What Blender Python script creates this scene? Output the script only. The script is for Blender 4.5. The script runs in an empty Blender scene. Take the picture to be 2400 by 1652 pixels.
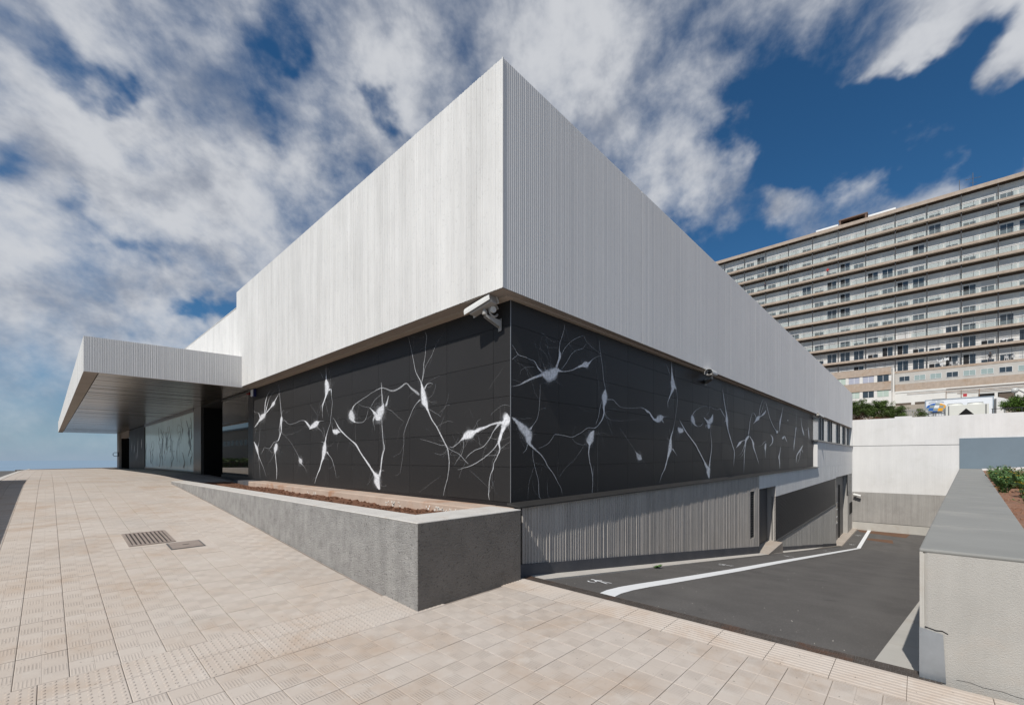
import bpy, bmesh, math, random
from mathutils import Vector, Matrix, Euler, noise as mnoise
R = math.radians
SC = bpy.context.scene
COL = SC.collection

# ------------------------------------------------------------------ settings
EXPOSURE = 0.06
SKY_TINT = (0.24, 0.55, 0.74, 1)
CLOUD_HEADING = 35.0; CLOUD_OX = 0.0; CLOUD_OY = 0.0
CLOUD_BLOBS = [          # direction, tightness, thicker (+) or thinner (-) cloud
 (0.056, 0.823, 0.565, 207.2, 0.08),
 (0.003, 0.894, 0.447, 310.5, 0.1),
 (0.138, 0.899, 0.416, 147.0, 0.1),
 (0.302, 0.798, 0.521, 112.4, 0.06),
 (0.378, 0.641, 0.668, 171.1, 0.06),
 (0.551, 0.485, 0.679, 135.2, 0.03),
 (0.677, 0.379, 0.631, 224.6, 0.1),
 (0.799, 0.316, 0.512, 297.2, 0.14),
 (0.829, -0.072, 0.554, 498.6, 0.32),
 (0.843, -0.034, 0.537, 1142.8, 0.24),
 (0.86, -0.093, 0.501, 1284.2, 0.2),
 (0.877, 0.143, 0.459, 1215.6, 0.16),
 (0.76, 0.124, 0.637, 2065.5, 0.16),
 (0.914, -0.023, 0.405, 1124.4, 0.12),
 (0.017, 0.972, 0.234, 167.6, 0.1),
 (-0.014, 0.993, 0.113, 276.5, 0.06),
 (0.202, 0.735, 0.647, 3405.7, -0.14),
 (0.246, 0.733, 0.634, 3824.1, -0.16),
 (0.015, 0.856, 0.517, 1342.8, -0.16),
 (0.072, 0.852, 0.519, 2037.1, -0.14),
 (0.149, 0.86, 0.487, 1899.0, -0.14),
 (-0.029, 0.921, 0.389, 1008.6, -0.12),
 (0.248, 0.8, 0.546, 3192.1, -0.14),
 (0.401, 0.681, 0.613, 2274.2, -0.12),
 (0.084, 0.937, 0.339, 2248.5, -0.14),
 (0.831, 0.102, 0.547, 305.9, -0.32),
 (0.812, 0.193, 0.551, 851.2, -0.18),
 (0.738, 0.211, 0.64, 1285.5, -0.12),
 (0.873, 0.019, 0.488, 612.0, -0.25),
 (0.898, 0.227, 0.377, 186.8, -0.24),
 (0.898, -0.078, 0.434, 1372.8, -0.2),
 (0.213, 0.94, 0.268, 1581.6, -0.16)]
PAVE_A = (.465, .405, .352); PAVE_B = (.50, .445, .395); PAVE_STAIN = (.41, .315, .24); PAVE_PALE = (.575, .535, .485); PAVE_GRIME = (.37, .345, .32); PAVE_JOINT = (.27, .23, .20)

# ------------------------------------------------------------------ camera
cam = bpy.data.cameras.new('camera')
camo = bpy.data.objects.new('camera', cam); COL.objects.link(camo)
camo.location = (0, 0, 1.6)
camo.rotation_euler = (R(90), 0, R(-46.94))
cam.sensor_width = 36; cam.lens = 15.2505; cam.shift_y = 0.1025
cam.clip_start = 0.05; cam.clip_end = 30000
SC.camera = camo

# ------------------------------------------------------------------ sun
SUN = Vector((0.87, 0.105, -1.0))
sl = bpy.data.lights.new('sun', 'SUN'); sl.energy = 4.0; sl.angle = R(0.53); sl.color = (1.0, 0.955, 0.89)
so = bpy.data.objects.new('sun', sl); COL.objects.link(so)
so.rotation_euler = SUN.to_track_quat('-Z', 'Y').to_euler()
so.location = (-30, -5, 40)
SUN_ELEV = math.atan2(1.0, math.hypot(SUN.x, SUN.y))
SUN_ROT = math.atan2(-SUN.x, -SUN.y)

# ------------------------------------------------------------------ node helpers
class NT:
    def __init__(s, nt): s.nt = nt; s.n = nt.nodes; s.l = nt.links
    def new(s, t, **kw):
        n = s.n.new(t)
        for k, v in kw.items(): setattr(n, k, v)
        return n
    def put(s, sock, v):
        if v is None: return
        if isinstance(v, bpy.types.NodeSocket): s.l.new(v, sock)
        else: sock.default_value = v
    def m(s, op, a, b=None, c=None, clamp=False):
        n = s.new('ShaderNodeMath', operation=op, use_clamp=clamp)
        s.put(n.inputs[0], a); s.put(n.inputs[1], b); s.put(n.inputs[2], c)
        return n.outputs[0]
    def v(s, op, a, b=None, scale=None):
        n = s.new('ShaderNodeVectorMath', operation=op)
        s.put(n.inputs[0], a); s.put(n.inputs[1], b)
        if scale is not None: s.put(n.inputs['Scale'], scale)
        return n.outputs['Value'] if op in ('DOT_PRODUCT', 'LENGTH') else n.outputs[0]
    def sep(s, a):
        n = s.new('ShaderNodeSeparateXYZ'); s.put(n.inputs[0], a); return n.outputs
    def comb(s, x, y, z):
        n = s.new('ShaderNodeCombineXYZ'); s.put(n.inputs[0], x); s.put(n.inputs[1], y); s.put(n.inputs[2], z); return n.outputs[0]
    def noise(s, vec, scale, detail=4, rough=.55, dist=0):
        n = s.new('ShaderNodeTexNoise'); s.put(n.inputs['Vector'], vec)
        n.inputs['Scale'].default_value = scale; n.inputs['Detail'].default_value = detail
        n.inputs['Roughness'].default_value = rough; n.inputs['Distortion'].default_value = dist
        return n.outputs['Fac']
    def mix(s, f, a, b, mode='MIX'):
        n = s.new('ShaderNodeMix', data_type='RGBA', blend_type=mode)
        s.put(n.inputs[0], f); s.put(n.inputs[6], a); s.put(n.inputs[7], b)
        return n.outputs[2]
    def ss(s, x, a, b, lo=0., hi=1.):
        n = s.new('ShaderNodeMapRange', interpolation_type='SMOOTHSTEP')
        s.put(n.inputs[0], x)
        for i, q in enumerate((a, b, lo, hi)): n.inputs[i + 1].default_value = q
        return n.outputs[0]
    def lin(s, x, a, b, lo=0., hi=1.):
        n = s.new('ShaderNodeMapRange'); s.put(n.inputs[0], x)
        for i, q in enumerate((a, b, lo, hi)): n.inputs[i + 1].default_value = q
        return n.outputs[0]

# ------------------------------------------------------------------ world: physical sky with broken cloud
W = bpy.data.worlds.new('World'); SC.world = W; W.use_nodes = True
k = NT(W.node_tree); k.n.clear()
out = k.new('ShaderNodeOutputWorld'); bg = k.new('ShaderNodeBackground'); bg.inputs[1].default_value = 0.1
k.l.new(bg.outputs[0], out.inputs[0])
sky = k.new('ShaderNodeTexSky', sky_type='NISHITA'); sky.sun_disc = False
sky.sun_elevation = SUN_ELEV; sky.sun_rotation = SUN_ROT
sky.altitude = 300; sky.air_density = 1.0; sky.dust_density = 0.6; sky.ozone_density = 2.2
dirv = k.new('ShaderNodeTexCoord').outputs['Generated']
dirv = k.v('NORMALIZE', dirv)
dx, dy, dz = k.sep(dirv)
zz = k.m('ADD', k.m('MULTIPLY', k.m('MAXIMUM', dz, 0.0), .30), 0.70)
px = k.m('DIVIDE', dx, zz); py = k.m('DIVIDE', dy, zz)
# bands of cloud drift along one heading: stretch the layer along it
CA = R(CLOUD_HEADING)
ax = k.m('ADD', k.m('MULTIPLY', px, math.cos(CA)), k.m('MULTIPLY', py, math.sin(CA)))
ay = k.m('SUBTRACT', k.m('MULTIPLY', py, math.cos(CA)), k.m('MULTIPLY', px, math.sin(CA)))
cp = k.comb(k.m('MULTIPLY', ax, 0.85), ay, k.m('MULTIPLY', dz, 1.25))
cp = k.v('ADD', cp, (CLOUD_OX, CLOUD_OY, 0.0))
n1 = k.noise(cp, 3.2, 5, .58, .15)
n2 = k.noise(cp, 9.0, 7, .60, .1)
cov = k.m('ADD', k.m('ADD', k.m('MULTIPLY', n1, .54), k.m('MULTIPLY', n2, .46)), .085)
wv = k.new('ShaderNodeTexNoise'); k.put(wv.inputs['Vector'], cp); wv.inputs['Scale'].default_value = 6.0; wv.inputs['Detail'].default_value = 5
warp = k.v('NORMALIZE', k.v('ADD', dirv, k.v('SCALE', k.v('SUBTRACT', wv.outputs['Color'], (.5, .5, .5)), None, .34)))
bias = None
for (cx_, cy_, cz_, kap, amp) in CLOUD_BLOBS:
    d = k.v('DOT_PRODUCT', warp, (cx_, cy_, cz_))
    e = k.m('MULTIPLY', k.m('EXPONENT', k.m('MULTIPLY', k.m('SUBTRACT', d, 1.0), kap)), amp)
    bias = e if bias is None else k.m('ADD', bias, e)
cov = k.m('ADD', cov, bias)
mask = k.ss(cov, .43, .75)
n3 = k.noise(k.v('ADD', cp, (.05, .03, 3.1)), 6.5, 5, .6, .1)
shade = k.ss(k.m('ADD', k.m('MULTIPLY', n3, .85), k.m('MULTIPLY', cov, .25)), .40, .68)
cloudcol = k.mix(shade, (2.8, 3.1, 3.75, 1), (6.0, 6.15, 6.45, 1))
skyc = k.mix(1.0, sky.outputs[0], SKY_TINT, 'MULTIPLY')
# low haze near the horizon
haze = k.m('POWER', k.m('SUBTRACT', 1.0, k.m('MINIMUM', k.m('MAXIMUM', dz, 0.0), 1.0)), 9.0)
hz = k.mix(k.m('MULTIPLY', haze, .8), skyc, (3.15, 3.95, 5.1, 1))
maskf = k.m('MULTIPLY', mask, k.ss(dz, 0.0, .25, .35, .95))
final = k.mix(maskf, hz, cloudcol)
k.l.new(final, bg.inputs[0])

SC.view_settings.view_transform = 'Standard'; SC.view_settings.look = 'None'
SC.view_settings.exposure = EXPOSURE; SC.view_settings.gamma = 1.0
SC.view_settings.use_curve_mapping = False
SC.cycles.max_bounces = 5; SC.cycles.diffuse_bounces = 3; SC.cycles.glossy_bounces = 2
SC.cycles.transparent_max_bounces = 12; SC.cycles.transmission_bounces = 4
SC.cycles.caustics_reflective = False; SC.cycles.caustics_refractive = False

# ------------------------------------------------------------------ materials
MATS = {}
def srgb(r, g, b):
    f = lambda c: (c / 255 / 12.92) if c / 255 <= .04045 else ((c / 255 + .055) / 1.055) ** 2.4
    return (f(r), f(g), f(b))
def mat(name, col, rough=.8, var=.10, vscale=2.0, bump=0., bscale=60., metal=0., spec=.4, streak=0., sscale=9., speck=0., speckscale=160., coat=0., stain=None, stainamt=0., stainscale=.9, dist=.004):
    if name in MATS: return MATS[name]
    m = bpy.data.materials.new(name); m.use_nodes = True
    k = NT(m.node_tree); b = k.n['Principled BSDF']
    pos = k.new('ShaderNodeNewGeometry').outputs['Position']
    c = (*col, 1)
    if var:
        f = k.noise(pos, vscale, 5, .6)
        lo = tuple(max(0, q * (1 - 2 * var)) for q in col); hi = tuple(min(1, q * (1 + 2 * var)) for q in col)
        c = k.mix(f, (*lo, 1), (*hi, 1))
    if streak:
        x, y, z = k.sep(pos)
        sv = k.comb(k.m('MULTIPLY', x, sscale), k.m('MULTIPLY', y, sscale), k.m('MULTIPLY', z, .22))
        f = k.noise(sv, 1.0, 8, .78)
        g = k.lin(f, .3, .7, 1 - streak, 1 + streak * .6)
        c = k.mix(1.0, c, k.comb(g, g, g), 'MULTIPLY')
    if stain:
        f = k.ss(k.noise(pos, stainscale, 6, .65, .4), .5, .72)
        c = k.mix(k.m('MULTIPLY', f, stainamt), c, (*stain, 1))
    if speck:
        f = k.ss(k.noise(pos, speckscale, 2, .5), .60, .72)
        g = k.m('SUBTRACT', 1.0, k.m('MULTIPLY', f, speck))
        c = k.mix(1.0, c, k.comb(g, g, g), 'MULTIPLY')
    k.put(b.inputs['Base Color'], c)
    b.inputs['Roughness'].default_value = rough; b.inputs['Metallic'].default_value = metal
    b.inputs['Specular IOR Level'].default_value = spec
    if coat: b.inputs['Coat Weight'].default_value = coat; b.inputs['Coat Roughness'].default_value = .03
    if bump:
        bn = k.new('ShaderNodeBump'); bn.inputs['Strength'].default_value = bump; bn.inputs['Distance'].default_value = dist
        k.l.new(k.noise(pos, bscale, 5, .65), bn.inputs['Height']); k.l.new(bn.outputs[0], b.inputs['Normal'])
    MATS[name] = m
    return m

def paving_mat(name, ox, oy, T, plain=False):
    m = bpy.data.materials.new(name); m.use_nodes = True
    k = NT(m.node_tree); b = k.n['Principled BSDF']
    pos = k.new('ShaderNodeNewGeometry').outputs['Position']
    x, y, z = k.sep(pos)
    U = k.m('DIVIDE', k.m('SUBTRACT', x, ox), T); V = k.m('DIVIDE', k.m('SUBTRACT', y, oy), T)
    iu = k.m('FLOOR', U); iv = k.m('FLOOR', V)
    wn = k.new('ShaderNodeTexWhiteNoise', noise_dimensions='2D'); k.l.new(k.comb(iu, iv, 0), wn.inputs['Vector'])
    base = k.mix(wn.outputs['Value'], (*PAVE_A, 1), (*PAVE_B, 1))
    blotch = k.ss(k.noise(pos, .9, 7, .68, .4), .46, .70)
    base = k.mix(k.m('MULTIPLY', blotch, .75), base, (*PAVE_STAIN, 1))
    pale = k.ss(k.noise(pos, 4.5, 6, .7), .52, .72)
    base = k.mix(k.m('MULTIPLY', pale, .42), base, (*PAVE_PALE, 1))
    grime = k.ss(k.noise(pos, .55, 5, .6, .5), .50, .68)
    base = k.mix(k.m('MULTIPLY', grime, .35), base, (*PAVE_GRIME, 1))
    dots = k.ss(k.noise(pos, 38, 2, .4), .715, .745)
    base = k.mix(k.m('MULTIPLY', dots, .55), base, (.05, .045, .04, 1))
    if not plain:
        u2 = k.m('MULTIPLY', k.m('FRACT', U), 2.0); v2 = k.m('MULTIPLY', k.m('FRACT', V), 2.0)
        ch = k.m('MODULO', k.m('ADD', k.m('FLOOR', u2), k.m('FLOOR', v2)), 2.0)
        fu = k.m('FRACT', u2); fv = k.m('FRACT', v2)
        inset = k.m('MULTIPLY', k.m('MULTIPLY', k.ss(fu, .04, .09), k.ss(fu, .91, .96, 1, 0)), k.m('MULTIPLY', k.ss(fv, .06, .14), k.ss(fv, .86, .94, 1, 0)))
        barA = k.ss(k.m('SINE', k.m('MULTIPLY', fu, 2 * math.pi * 7)), -.25, .45)
        barB = k.m('MULTIPLY', k.m('SINE', k.m('MULTIPLY', fv, 2 * math.pi * 11)), .12)
        h = k.m('ADD', k.m('MULTIPLY', k.m('SUBTRACT', 1.0, ch), barA), k.m('MULTIPLY', ch, barB))
        h = k.m('MULTIPLY', h, inset)
        groove = k.m('MULTIPLY', k.m('MULTIPLY', k.m('SUBTRACT', 1.0, ch), k.m('SUBTRACT', 1.0, barA)), inset)
        wear = k.ss(k.noise(pos, 2.2, 4, .6), .38, .62)
        base = k.mix(k.m('MULTIPLY', k.m('MULTIPLY', groove, wear), .38), base, (*PAVE_JOINT, 1))
        cline = k.m('MAXIMUM', k.ss(k.m('ABSOLUTE', k.m('SUBTRACT', k.m('FRACT', U), .5)), .0, .012, 1, 0), k.ss(k.m('ABSOLUTE', k.m('SUBTRACT', k.m('FRACT', V), .5)), .0, .012, 1, 0))
        base = k.mix(k.m('MULTIPLY', cline, .35), base, (*PAVE_JOINT, 1))
        h = k.m('SUBTRACT', h, k.m('MULTIPLY', cline, .6))
        bn = k.new('ShaderNodeBump'); bn.inputs['Strength'].default_value = .6; bn.inputs['Distance'].default_value = .003
        fine = k.m('MULTIPLY', k.noise(pos, 160, 3, .6), .25)
        k.l.new(k.m('ADD', h, fine), bn.inputs['Height']); k.l.new(bn.outputs[0], b.inputs['Normal'])
    k.put(b.inputs['Base Color'], base); b.inputs['Roughness'].default_value = .85; b.inputs['Specular IOR Level'].default_value = .3
    return m

# ------------------------------------------------------------------ mesh + object helpers
class MB:
    def __init__(s): s.v = []; s.f = []; s.mi = []; s.cur = 0
    def quad(s, a, b, c, d): s.poly([a, b, c, d])
    def poly(s, pts):
        i = len(s.v); s.v += [tuple(p) for p in pts]; s.f.append(tuple(range(i, i + len(pts)))); s.mi.append(s.cur)
    def box(s, x0, x1, y0, y1, z0, z1):
        i = len(s.v)
        s.v += [(x0, y0, z0), (x1, y0, z0), (x1, y1, z0), (x0, y1, z0), (x0, y0, z1), (x1, y0, z1), (x1, y1, z1), (x0, y1, z1)]
        for f in ((0, 3, 2, 1), (4, 5, 6, 7), (0, 1, 5, 4), (1, 2, 6, 5), (2, 3, 7, 6), (3, 0, 4, 7)):
            s.f.append(tuple(i + q for q in f)); s.mi.append(s.cur)
        return s
    def hexa(s, p):                     # eight corners, bottom ring then top ring
        i = len(s.v); s.v += [tuple(q) for q in p]
        for f in ((0, 3, 2, 1), (4, 5, 6, 7), (0, 1, 5, 4), (1, 2, 6, 5), (2, 3, 7, 6), (3, 0, 4, 7)):
            s.f.append(tuple(i + q for q in f)); s.mi.append(s.cur)
        return s
    def tube(s, pts, r, n=6, r1=None, cap=True):
        pts = [Vector(p) for p in pts]; rings = []
        for i, p in enumerate(pts):
            t = (pts[min(i + 1, len(pts) - 1)] - pts[max(i - 1, 0)]).normalized()
            a = Vector((0, 0, 1)) if abs(t.z) < .9 else Vector((1, 0, 0))
            x = t.cross(a).normalized(); y = t.cross(x).normalized()
            rr = r if r1 is None else r + (r1 - r) * i / max(1, len(pts) - 1)
            b = len(s.v)
            for q in range(n):
                w = 2 * math.pi * q / n; s.v.append(tuple(p + x * rr * math.cos(w) + y * rr * math.sin(w)))
            rings.append(b)
        for a, b in zip(rings, rings[1:]):
            for q in range(n):
                s.f.append((a + q, a + (q + 1) % n, b + (q + 1) % n, b + q)); s.mi.append(s.cur)
        if cap:
            s.f.append(tuple(rings[0] + q for q in reversed(range(n)))); s.mi.append(s.cur)
            s.f.append(tuple(rings[-1] + q for q in range(n))); s.mi.append(s.cur)
        return s
    def lathe(s, c, prof, n=12, axis='z'):
        rings = []
        for r, h in prof:
            b = len(s.v)
            for q in range(n):
                w = 2 * math.pi * q / n
                s.v.append((c[0] + r * math.cos(w), c[1] + r * math.sin(w), c[2] + h))
            rings.append(b)
        for a, b in zip(rings, rings[1:]):
            for q in range(n):
                s.f.append((a + q, a + (q + 1) % n, b + (q + 1) % n, b + q)); s.mi.append(s.cur)
        s.f.append(tuple(rings[0] + q for q in reversed(range(n)))); s.mi.append(s.cur)
        s.f.append(tuple(rings[-1] + q for q in range(n))); s.mi.append(s.cur)
        return s
    def mesh(s, name, mats, smooth=False):
        me = bpy.data.meshes.new(name); me.from_pydata(s.v, [], s.f); 
        for m in (mats if isinstance(mats, (list, tuple)) else [mats]): me.materials.append(m)
        if any(s.mi): me.polygons.foreach_set('material_index', s.mi)
        if smooth: me.polygons.foreach_set('use_smooth', [True] * len(s.f))
        me.update(); return me
WL = {}
def link(name, data, parent=None, loc=(0, 0, 0), rot=None):
    o = bpy.data.objects.new(name, data); COL.objects.link(o)
    pl = WL.get(parent.name, (0, 0, 0)) if parent else (0, 0, 0)
    o.parent = parent
    o.location = (loc[0] - pl[0], loc[1] - pl[1], loc[2] - pl[2])
    if rot: o.rotation_euler = rot
    WL[o.name] = tuple(loc)
    return o
def part(name, mb, m, parent=None, smooth=False, bevel=0):
    o = link(name, mb.mesh(name, m, smooth), parent)
    if bevel:
        b = o.modifiers.new('bevel', 'BEVEL'); b.width = bevel; b.segments = 2; b.limit_method = 'ANGLE'
    return o
def tag(o, label=None, cat=None, group=None, kind=None):
    if label: o['label'] = label
    if cat: o['category'] = cat
    if group: o['group'] = group
    if kind: o['kind'] = kind
    return o
def empty(name, loc, label=None, cat=None, group=None, rot=None):
    o = link(name, None, None, loc, rot); o.empty_display_size = .2
    return tag(o, label, cat, group)
def structure(name, mb, m, smooth=False, label=None, parent=None):
    o = part(name, mb, m, parent, smooth)
    if not parent: o['kind'] = 'structure'
    if label: o['label'] = label
    return o
def lerp(a, b, t): return a + (b - a) * t
def interp(tab, x):
    if x <= tab[0][0]: return tab[0][1]
    for (a, b), (c, d) in zip(tab, tab[1:]):
        if x <= c: return b + (d - b) * (x - a) / (c - a)
    return tab[-1][1]
GZ = [(-30, 0), (3.75, 0), (4.3, .022), (6, .125), (9, .335), (12, .525), (15.8, .745), (18, .845), (21, .895), (24, .90), (37, .84), (45, .72), (60, .58)]
def gz(y): return interp(GZ, y)
def ramp(x):
    if x < 4.38: return -.033
    if x < 36: return -.033 - .135 * (x - 4.38)
    return -4.302
def ribbed(mb, p0, d, n, L, zb, zt, seed, wr=(.012, .045), gr=(.008, .02), depth=.011, side=.004, seams=()):
    """vertical ribs of uneven width along a wall; p0 start, d along, n outward (2D unit vectors)"""
    rnd = random.Random(seed); s = 0.; prof = [(0., 0.)]
    seams = sorted(seams)
    while s < L:
        w = rnd.uniform(*wr); g = rnd.uniform(*gr); dd = depth * rnd.uniform(.6, 1.1)
        if seams and s > seams[0]:
            g = .03; dd = depth; seams = seams[1:]; prof += [(s, 0), (s + .004, -.012), (s + .016, -.012), (s + .02, 0)]; s += .02
        prof += [(s + side, dd), (s + side + w, dd), (s + side * 2 + w, 0), (s + side * 2 + w + g, 0)]
        s += side * 2 + w + g
    prof = [(min(a, L), b) for a, b in prof]
    def P(a, b, z): return (p0[0] + d[0] * a + n[0] * b, p0[1] + d[1] * a + n[1] * b, z)
    i0 = len(mb.v)
    for a, b in prof:
        mb.v.append(P(a, b, zb(a))); mb.v.append(P(a, b, zt(a)))
    for i in range(len(prof) - 1):
        a = i0 + 2 * i
        mb.f.append((a, a + 2, a + 3, a + 1)); mb.mi.append(mb.cur)
# ------------------------------------------------------------------ material library
m_white = mat('white_ribbed_concrete', (.675, .665, .645), .75, .05, 1.1, bump=.25, bscale=45, streak=.17, sscale=2.6, speck=.10, speckscale=24)
m_whiteR = mat('white_fine_ribbed_concrete', (.71, .70, .685), .75, .04, .5, bump=.15, bscale=45, streak=.03, sscale=3, speck=.08, speckscale=26)
m_whiteB = mat('white_smooth_concrete', (.70, .69, .675), .8, .05, .6, bump=.2, bscale=30, streak=.06, sscale=3, stain=(.55, .54, .50), stainamt=.25)
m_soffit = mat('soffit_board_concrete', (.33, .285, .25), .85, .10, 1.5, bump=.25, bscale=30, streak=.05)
m_ribgrey = mat('grey_ribbed_concrete', (.42, .39, .36), .85, .10, 1.2, bump=.4, bscale=40, streak=.22, sscale=6, speck=.35, speckscale=50)
m_plinth = mat('dark_plinth_render', (.085, .087, .097), .8, .16, 2.2, bump=.3, bscale=50, stain=(.15, .14, .135), stainamt=.5)
m_panel = mat('black_phenolic_panel', (.027, .026, .026), .46, .06, .8, spec=.20)
k = NT(m_panel.node_tree); oi = k.new('ShaderNodeObjectInfo').outputs['Random']; bs = k.n['Principled BSDF']; src = bs.inputs['Base Color'].links[0].from_socket; g_ = k.lin(oi, 0, 1, .95, 1.06); k.l.new(k.mix(1.0, src, k.comb(g_, g_, g_), 'MULTIPLY'), bs.inputs['Base Color']); k.l.new(k.lin(oi, 0, 1, .45, .50), bs.inputs['Roughness'])
m_back = mat('black_backing', (.011, .011, .011), .9, 0)
m_trim = mat('black_trim', (.012, .012, .014), .35, .05)
m_alu = mat('aluminium_edge', (.32, .32, .33), .4, .03, metal=.6)
m_flash = mat('dark_flashing', (.05, .048, .046), .4, .15, 3, metal=.3)
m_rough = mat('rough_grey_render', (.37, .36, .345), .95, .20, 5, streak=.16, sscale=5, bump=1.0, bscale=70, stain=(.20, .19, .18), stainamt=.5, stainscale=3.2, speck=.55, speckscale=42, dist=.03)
m_roughend = mat('rough_dirty_shaded_render', (.19, .175, .16), .97, .16, 3.5, bump=1.0, bscale=55, stain=(.11, .10, .095), stainamt=.5, stainscale=2.2, speck=.45, speckscale=40, dist=.04)  # end-face render; base colour also darkened to carry the shade of this face
m_cop = mat('pale_coping', (.53, .51, .48), .9, .10, 4, bump=.35, bscale=60, stain=(.42, .33, .26), stainamt=.5, stainscale=2.0, speck=.3, speckscale=60)
m_rust = mat('rust_stained_concrete', (.46, .36, .29), .9, .12, 3, bump=.4, bscale=60, stain=(.36, .17, .085), stainamt=.75, stainscale=1.8)
m_soil = mat('red_soil', (.16, .075, .042), .95, .3, 14, bump=1, bscale=60, dist=.02)
m_asph = mat('asphalt', (.098, .092, .087), .85, .2, 1.1, bump=.9, bscale=160, speck=-.9, speckscale=70, stain=(.125, .118, .112), stainamt=.5, stainscale=.5)
k = NT(m_asph.node_tree); bs = k.n['Principled BSDF']; src = bs.inputs['Base Color'].links[0].from_socket
pos = k.new('ShaderNodeNewGeometry').outputs['Position']; x_, y_, z_ = k.sep(pos)
wob = k.m('MULTIPLY', k.m('SUBTRACT', k.noise(pos, .25, 2), .5), .8)
trk = None
for c_ in (.55, 2.15):                                                # worn wheel tracks down the ramp
    t_ = k.ss(k.m('ABSOLUTE', k.m('SUBTRACT', k.m('ADD', y_, wob), c_)), .05, .34, 1, 0); trk = t_ if trk is None else k.m('ADD', trk, t_)
trk = k.m('MULTIPLY', trk, k.ss(k.noise(pos, .7, 5, .6), .3, .6))
c_ = k.mix(k.m('MULTIPLY', trk, .30), src, (.135, .128, .12, 1))
oil = k.ss(k.noise(pos, 1.7, 4, .6, .6), .66, .76); c_ = k.mix(k.m('MULTIPLY', oil, .45), c_, (.045, .043, .042, 1))
k.l.new(c_, bs.inputs['Base Color'])
m_rustpatch = mat('rusty_asphalt_wash', (.14, .075, .045), .9, .25, 3)
m_line = mat('white_road_paint', (.78, .79, .80), .6, .05, 5)
m_kerb = mat('pale_kerb_concrete', (.50, .47, .43), .88, .10, 2.5, bump=.3, bscale=70)
m_gutter = mat('gutter_concrete', (.46, .445, .41), .88, .08, 1.5, bump=.3, bscale=60, stain=(.36, .29, .22), stainamt=.35, stainscale=2)
m_iron = mat('rusty_cast_iron', (.105, .09, .08), .6, .3, 9, metal=.2, stain=(.16, .07, .035), stainamt=.6, stainscale=2.4)
m_dark = mat('dark_void', (.004, .004, .004), .9, 0)
m_topgrey = mat('grey_painted_coping', (.25, .25, .236), .8, .08, 1.6, bump=.3, bscale=90, stain=(.39, .375, .34), stainamt=.35, stainscale=1.1)
m_render = mat('pale_rough_render', (.425, .41, .38), .93, .10, 2.0, streak=.08, sscale=4, bump=.9, bscale=120, stain=(.47, .39, .32), stainamt=.5, stainscale=1.6, dist=.006)
m_galv = mat('galvanised_steel', (.42, .46, .50), .35, .15, 6, metal=.7)
m_blue = mat('blue_grey_paint', (.165, .215, .255), .8, .05, 1.2, bump=.2, bscale=40)
m_louv = mat('dark_bronze_louvre', (.085, .08, .076), .45, .06, 2, metal=.4)
m_door = mat('dark_grey_door', (.055, .056, .062), .45, .05)
m_steel = mat('dark_brushed_steel', (.16, .15, .14), .3, .08, 2, metal=.8)
m_plank = mat('metal_ceiling_plank', (.21, .195, .175), .24, .05, 1.0, metal=.75)
m_glassdk = mat('dark_glass', (.008, .010, .010), .03, 0, spec=.8)
m_winglass = mat('frosted_window', (.50, .53, .52), .12, .03, .6, spec=.7)
m_teal = mat('teal_printed_glass', (.66, .90, .84), .2, .10, .35, spec=.25, coat=.0, streak=.12, sscale=3)
m_frame = mat('grey_metal_frame', (.17, .17, .17), .4, .05, metal=.5)
m_camw = mat('offwhite_camera_paint', (.66, .655, .63), .4, .04)
m_camg = mat('grey_bracket_paint', (.36, .345, .325), .5, .05)
m_red = mat('red_plastic', (.22, .012, .012), .4, .05)
m_blueplas = mat('blue_plastic', (.02, .025, .10), .3, .05)
# hospital
m_hslab = mat('tan_concrete_band', (.40, .325, .265), .9, .14, 1.6, stain=(.33, .21, .12), stainamt=.5, stainscale=.35, streak=.12, sscale=2)
m_hsoff = mat('slab_underside', (.52, .48, .43), .9, .06)
m_hwall = mat('hospital_white_wall', (.66, .64, .61), .85, .05, .4, stain=(.5, .47, .42), stainamt=.2)
m_hpier = mat('hospital_pier', (.62, .60, .57), .85, .05, .5)
m_shut = mat('roller_shutter', (.58, .57, .555), .6, .03, .5)
m_hglass = mat('window_glass', (.035, .045, .055), .06, 0, spec=.8)
m_hopen = mat('open_window_dark', (.006, .006, .007), .6, 0)
m_rail = mat('dark_railing', (.03, .03, .034), .5, 0)
m_hfr = mat('white_window_frame', (.68, .68, .68), .5, 0)
m_brown = mat('brown_roller_door', (.10, .075, .055), .7, .15, 1)
m_leaf = mat('leaf_green', (.075, .115, .028), .6, .45, 2.2, spec=.3)
m_leaf2 = mat('weed_green', (.085, .16, .05), .6, .4, 3.0, spec=.3)
m_twig = mat('brown_twig', (.09, .05, .03), .9, .2)
m_flower = mat('yellow_petals', (.75, .50, .02), .6, .05)
m_hvac = mat('cream_metal', (.62, .62, .57), .5, .03)
m_sign = mat('white_sign_panel', (.74, .76, .79), .45, .02)
m_lblue = mat('logo_blue', (.02, .12, .42), .5, 0)
m_lor = mat('logo_orange', (.80, .36, .01), .5, 0)
m_lgr = mat('logo_grey', (.27, .31, .30), .5, 0)
m_txt = mat('sign_lettering', (.20, .25, .32), .5, 0)
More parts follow.
